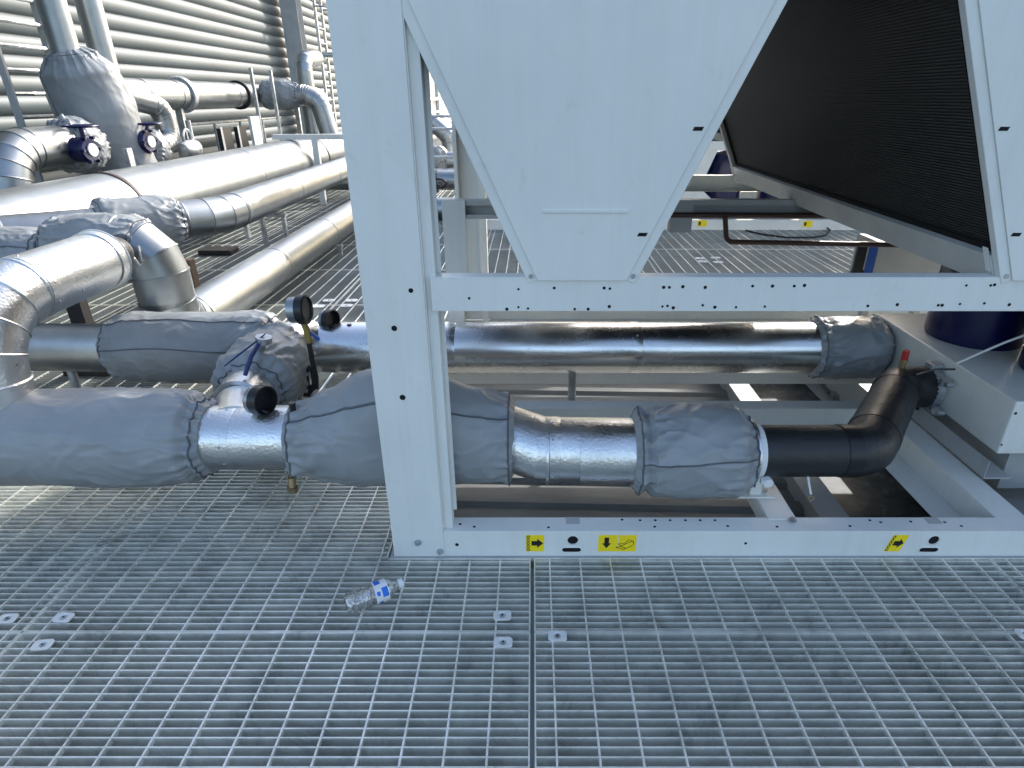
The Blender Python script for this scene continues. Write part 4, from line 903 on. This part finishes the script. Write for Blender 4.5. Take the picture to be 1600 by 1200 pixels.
# railing behind the header
def rail_run(lab, x, y0, y1, step, zt):
    t = thing('guard_rail', lab, 'railing', (x, y0, 0)); y = y0
    while y <= y1 + .01: MB().cyl((x, y, .0017), (x, y, zt), .022, 10).build('post', 'galvanised', t); y += step
    for z in (zt, zt * .55): MB().cyl((x, y0, z), (x, y1, z), .02, 10).build('rail', 'galvanised', t)
rail_run('galvanised guard rail between header and slatted wall', -4.72, 7.2, 12.4, .87, 1.03)
for (u0, u1, lab) in ((340, 363, 'first of two dark filter panels leaning by the rail'), (367, 386, 'second dark filter panel, next to the white board')):
    a, b_ = P(u0, 200, X=-4.1), P(u1, 235, X=-4.1); t = thing('filter_panel', lab, 'panel', (-4.1, a.y, 0)); MB().box(-4.12, -4.06, a.y, b_.y, .0017, 1.0).build('panel', 'black_plastic', t); MB().box(-4.06, -4.055, a.y - .02, a.y + .03, .0017, 1.02).build('frame', 'grey_paint', t)
a = P(392, 200, X=-4.05); t = thing('white_board', 'narrow pale board standing by the dark filter panels', 'board', (-4.05, a.y, 0)); MB().box(-4.07, -4.03, a.y, a.y + .3, .0017, 1.12).build('board', 'white_paint', t)
# small manifold with valves by the rail
mf = thing('valve_manifold', 'small brass and steel valve cluster by the railing', 'valve', (-4.1, 7.9, 0))
for u, vt, vb in ((268, 172, 240), (293, 188, 242)):
    a, b_ = P(u, vt, X=-4.15), P(u, vb, X=-4.15); MB().cyl((a.x, a.y, .0017), (a.x, a.y, a.z), .03, 12).build('stand_pipe', 'galvanised', mf)
a = P(293, 215, X=-4.1); MB().tube([a + Vector((0, .09 * math.cos(k / 14 * 2 * PI), .09 * math.sin(k / 14 * 2 * PI))) for k in range(14)], .014, 8, True).build('hose_loop', 'galvanised', mf)
a = P(296, 233, X=-4.1); MB().lathe(a - Vector((0, .18, 0)), (0, 1, 0), [(0, 0), (.03, .07), (.1, .1), (.3, .1), (.36, .06), (.37, 0)], 20).build('valve_body', 'galvanised', mf)
MB().box(-4.18, -4.12, 7.3, 8.6, .55, .63).build('bearer', 'grey_paint', mf); 
for y in (7.35, 8.5): MB().box(-4.17, -4.13, y, y + .04, .0017, .55).build('leg', 'grey_paint', mf)
sb = thing('steel_strut', 'perforated steel strut leaning beside the tall draped jacket', 'strut', P(205, 260, X=-3.85)); a, b_ = P(196, 232, X=-3.85), P(208, 262, X=-3.85)
MB().box(-3.88, -3.84, a.y, a.y + .08, .0017, a.z).build('strut', 'galvanised', sb)

# ------------------------------------------------------------------ sunlit pipework far behind, seen between post and V panel
def farpipe(lab, pts, r, mat='smooth_aluminium', R=None):
    t = thing('distant_pipe', lab, 'pipe', (pts[0][0], pts[0][1], 0), 'sunlit pipes beyond the unit'); clad(t, pts, r, mat, R=R, gores=3, bands=False, n=24); return t
farpipe('sunlit white pipe bend beyond the unit, beside the railing', [(-2.2, 13, .0017), (-2.2, 13, .75), (-2.2, 15, .8)], .16, R=.25)
farpipe('sunlit upright pipe beyond the unit with a sloped top', [(-1.55, 12.2, .0017), (-1.55, 12.2, .7), (-1.9, 12.2, 1.0), (-3, 12.4, 1.02)], .15, R=.2)
farpipe('sunlit level pipe low beyond the unit', [(-3.2, 9.5, .25), (-.9, 9.5, .25)], .14)
farpipe('sunlit level pipe crossing behind the distant railing', [(-3.4, 11.4, .35), (-.8, 11.4, .35)], .16)
farpipe('grey level pipe at the foot of the distant pipework', [(-1.4, 7.6, .14), (-.7, 7.6, .14)], .135)
blanket('insulation_jacket', 'bright crumpled jacket among the distant pipes', [(-2.1, 9.5, .25), (-1.4, 9.5, .25)], [(0, .15), (.15, .22), (.8, .21), (1, .15)], 91, seams=(), pleat=.02, wr=1.6)
blanket('insulation_jacket', 'pale jacket behind the distant hand wheel', [(-2.2, 11.4, .36), (-1.5, 11.4, .36)], [(0, .17), (.2, .25), (.8, .24), (1, .17)], 93, seams=(), pleat=.02, wr=1.6)
t = thing('gear_valve', 'black hand wheel valve on the distant low pipe', 'valve', (-1.5, 9.3, 0)); c = P(684, 292, Y=9.2)
MB().cyl((c.x, 9.25, .2), (c.x, 9.22, c.z), .03, 10).build('stem', 'black_plastic', t); MB().tube([c + Vector((.13 * math.cos(2 * PI * k / 24), .0, .05 + .06 * math.sin(2 * PI * k / 24))) for k in range(24)], .016, 6, True).build('handwheel', 'black_plastic', t)
t = thing('guard_rail', 'pale railing with two rails in front of the distant pipes', 'railing', (-1.6, 10.4, 0))
for x in (-2.4, -1.62, -.7): MB().cyl((x, 10.4, .0017), (x, 10.4, 1.1), .035, 10).build('post', 'galvanised', t)
for z in (1.1, .92, .5, .3): MB().cyl((-3, 10.4, z), (-.4, 10.4, z), .022, 8).build('rail', 'galvanised', t)
# pale framed structure before the far white wall
fs_ = thing('pipe_gantry', 'pale steel frame with posts and beam before the far white wall', 'gantry', (-4.8, 24, 0))
for u in (651, 661, 672, 684): a = P(u, 150, X=-4.8); MB().box(-4.86, -4.74, a.y - .12, a.y + .12, 0 + ZR, 5.0).build('post', 'white_paint', fs_)
a, b_ = P(646, 100, X=-4.7), P(690, 100, X=-4.7); zb = P(660, 92, X=-4.7)
for v0, v1 in ((103, 86), (157, 152), (180, 176)):
    p0, p1 = P(660, v0, X=-4.7), P(660, v1, X=-4.7); MB().box(-4.73, -4.68, 22, 40, p0.z, p1.z).build('beam', 'white_paint', fs_)
MB().box(-4.9, -4.88, P(675, 150, X=-4.9).y, P(682, 150, X=-4.9).y, .3, 3.0).build('dark_panel', 'grey_paint', fs_)
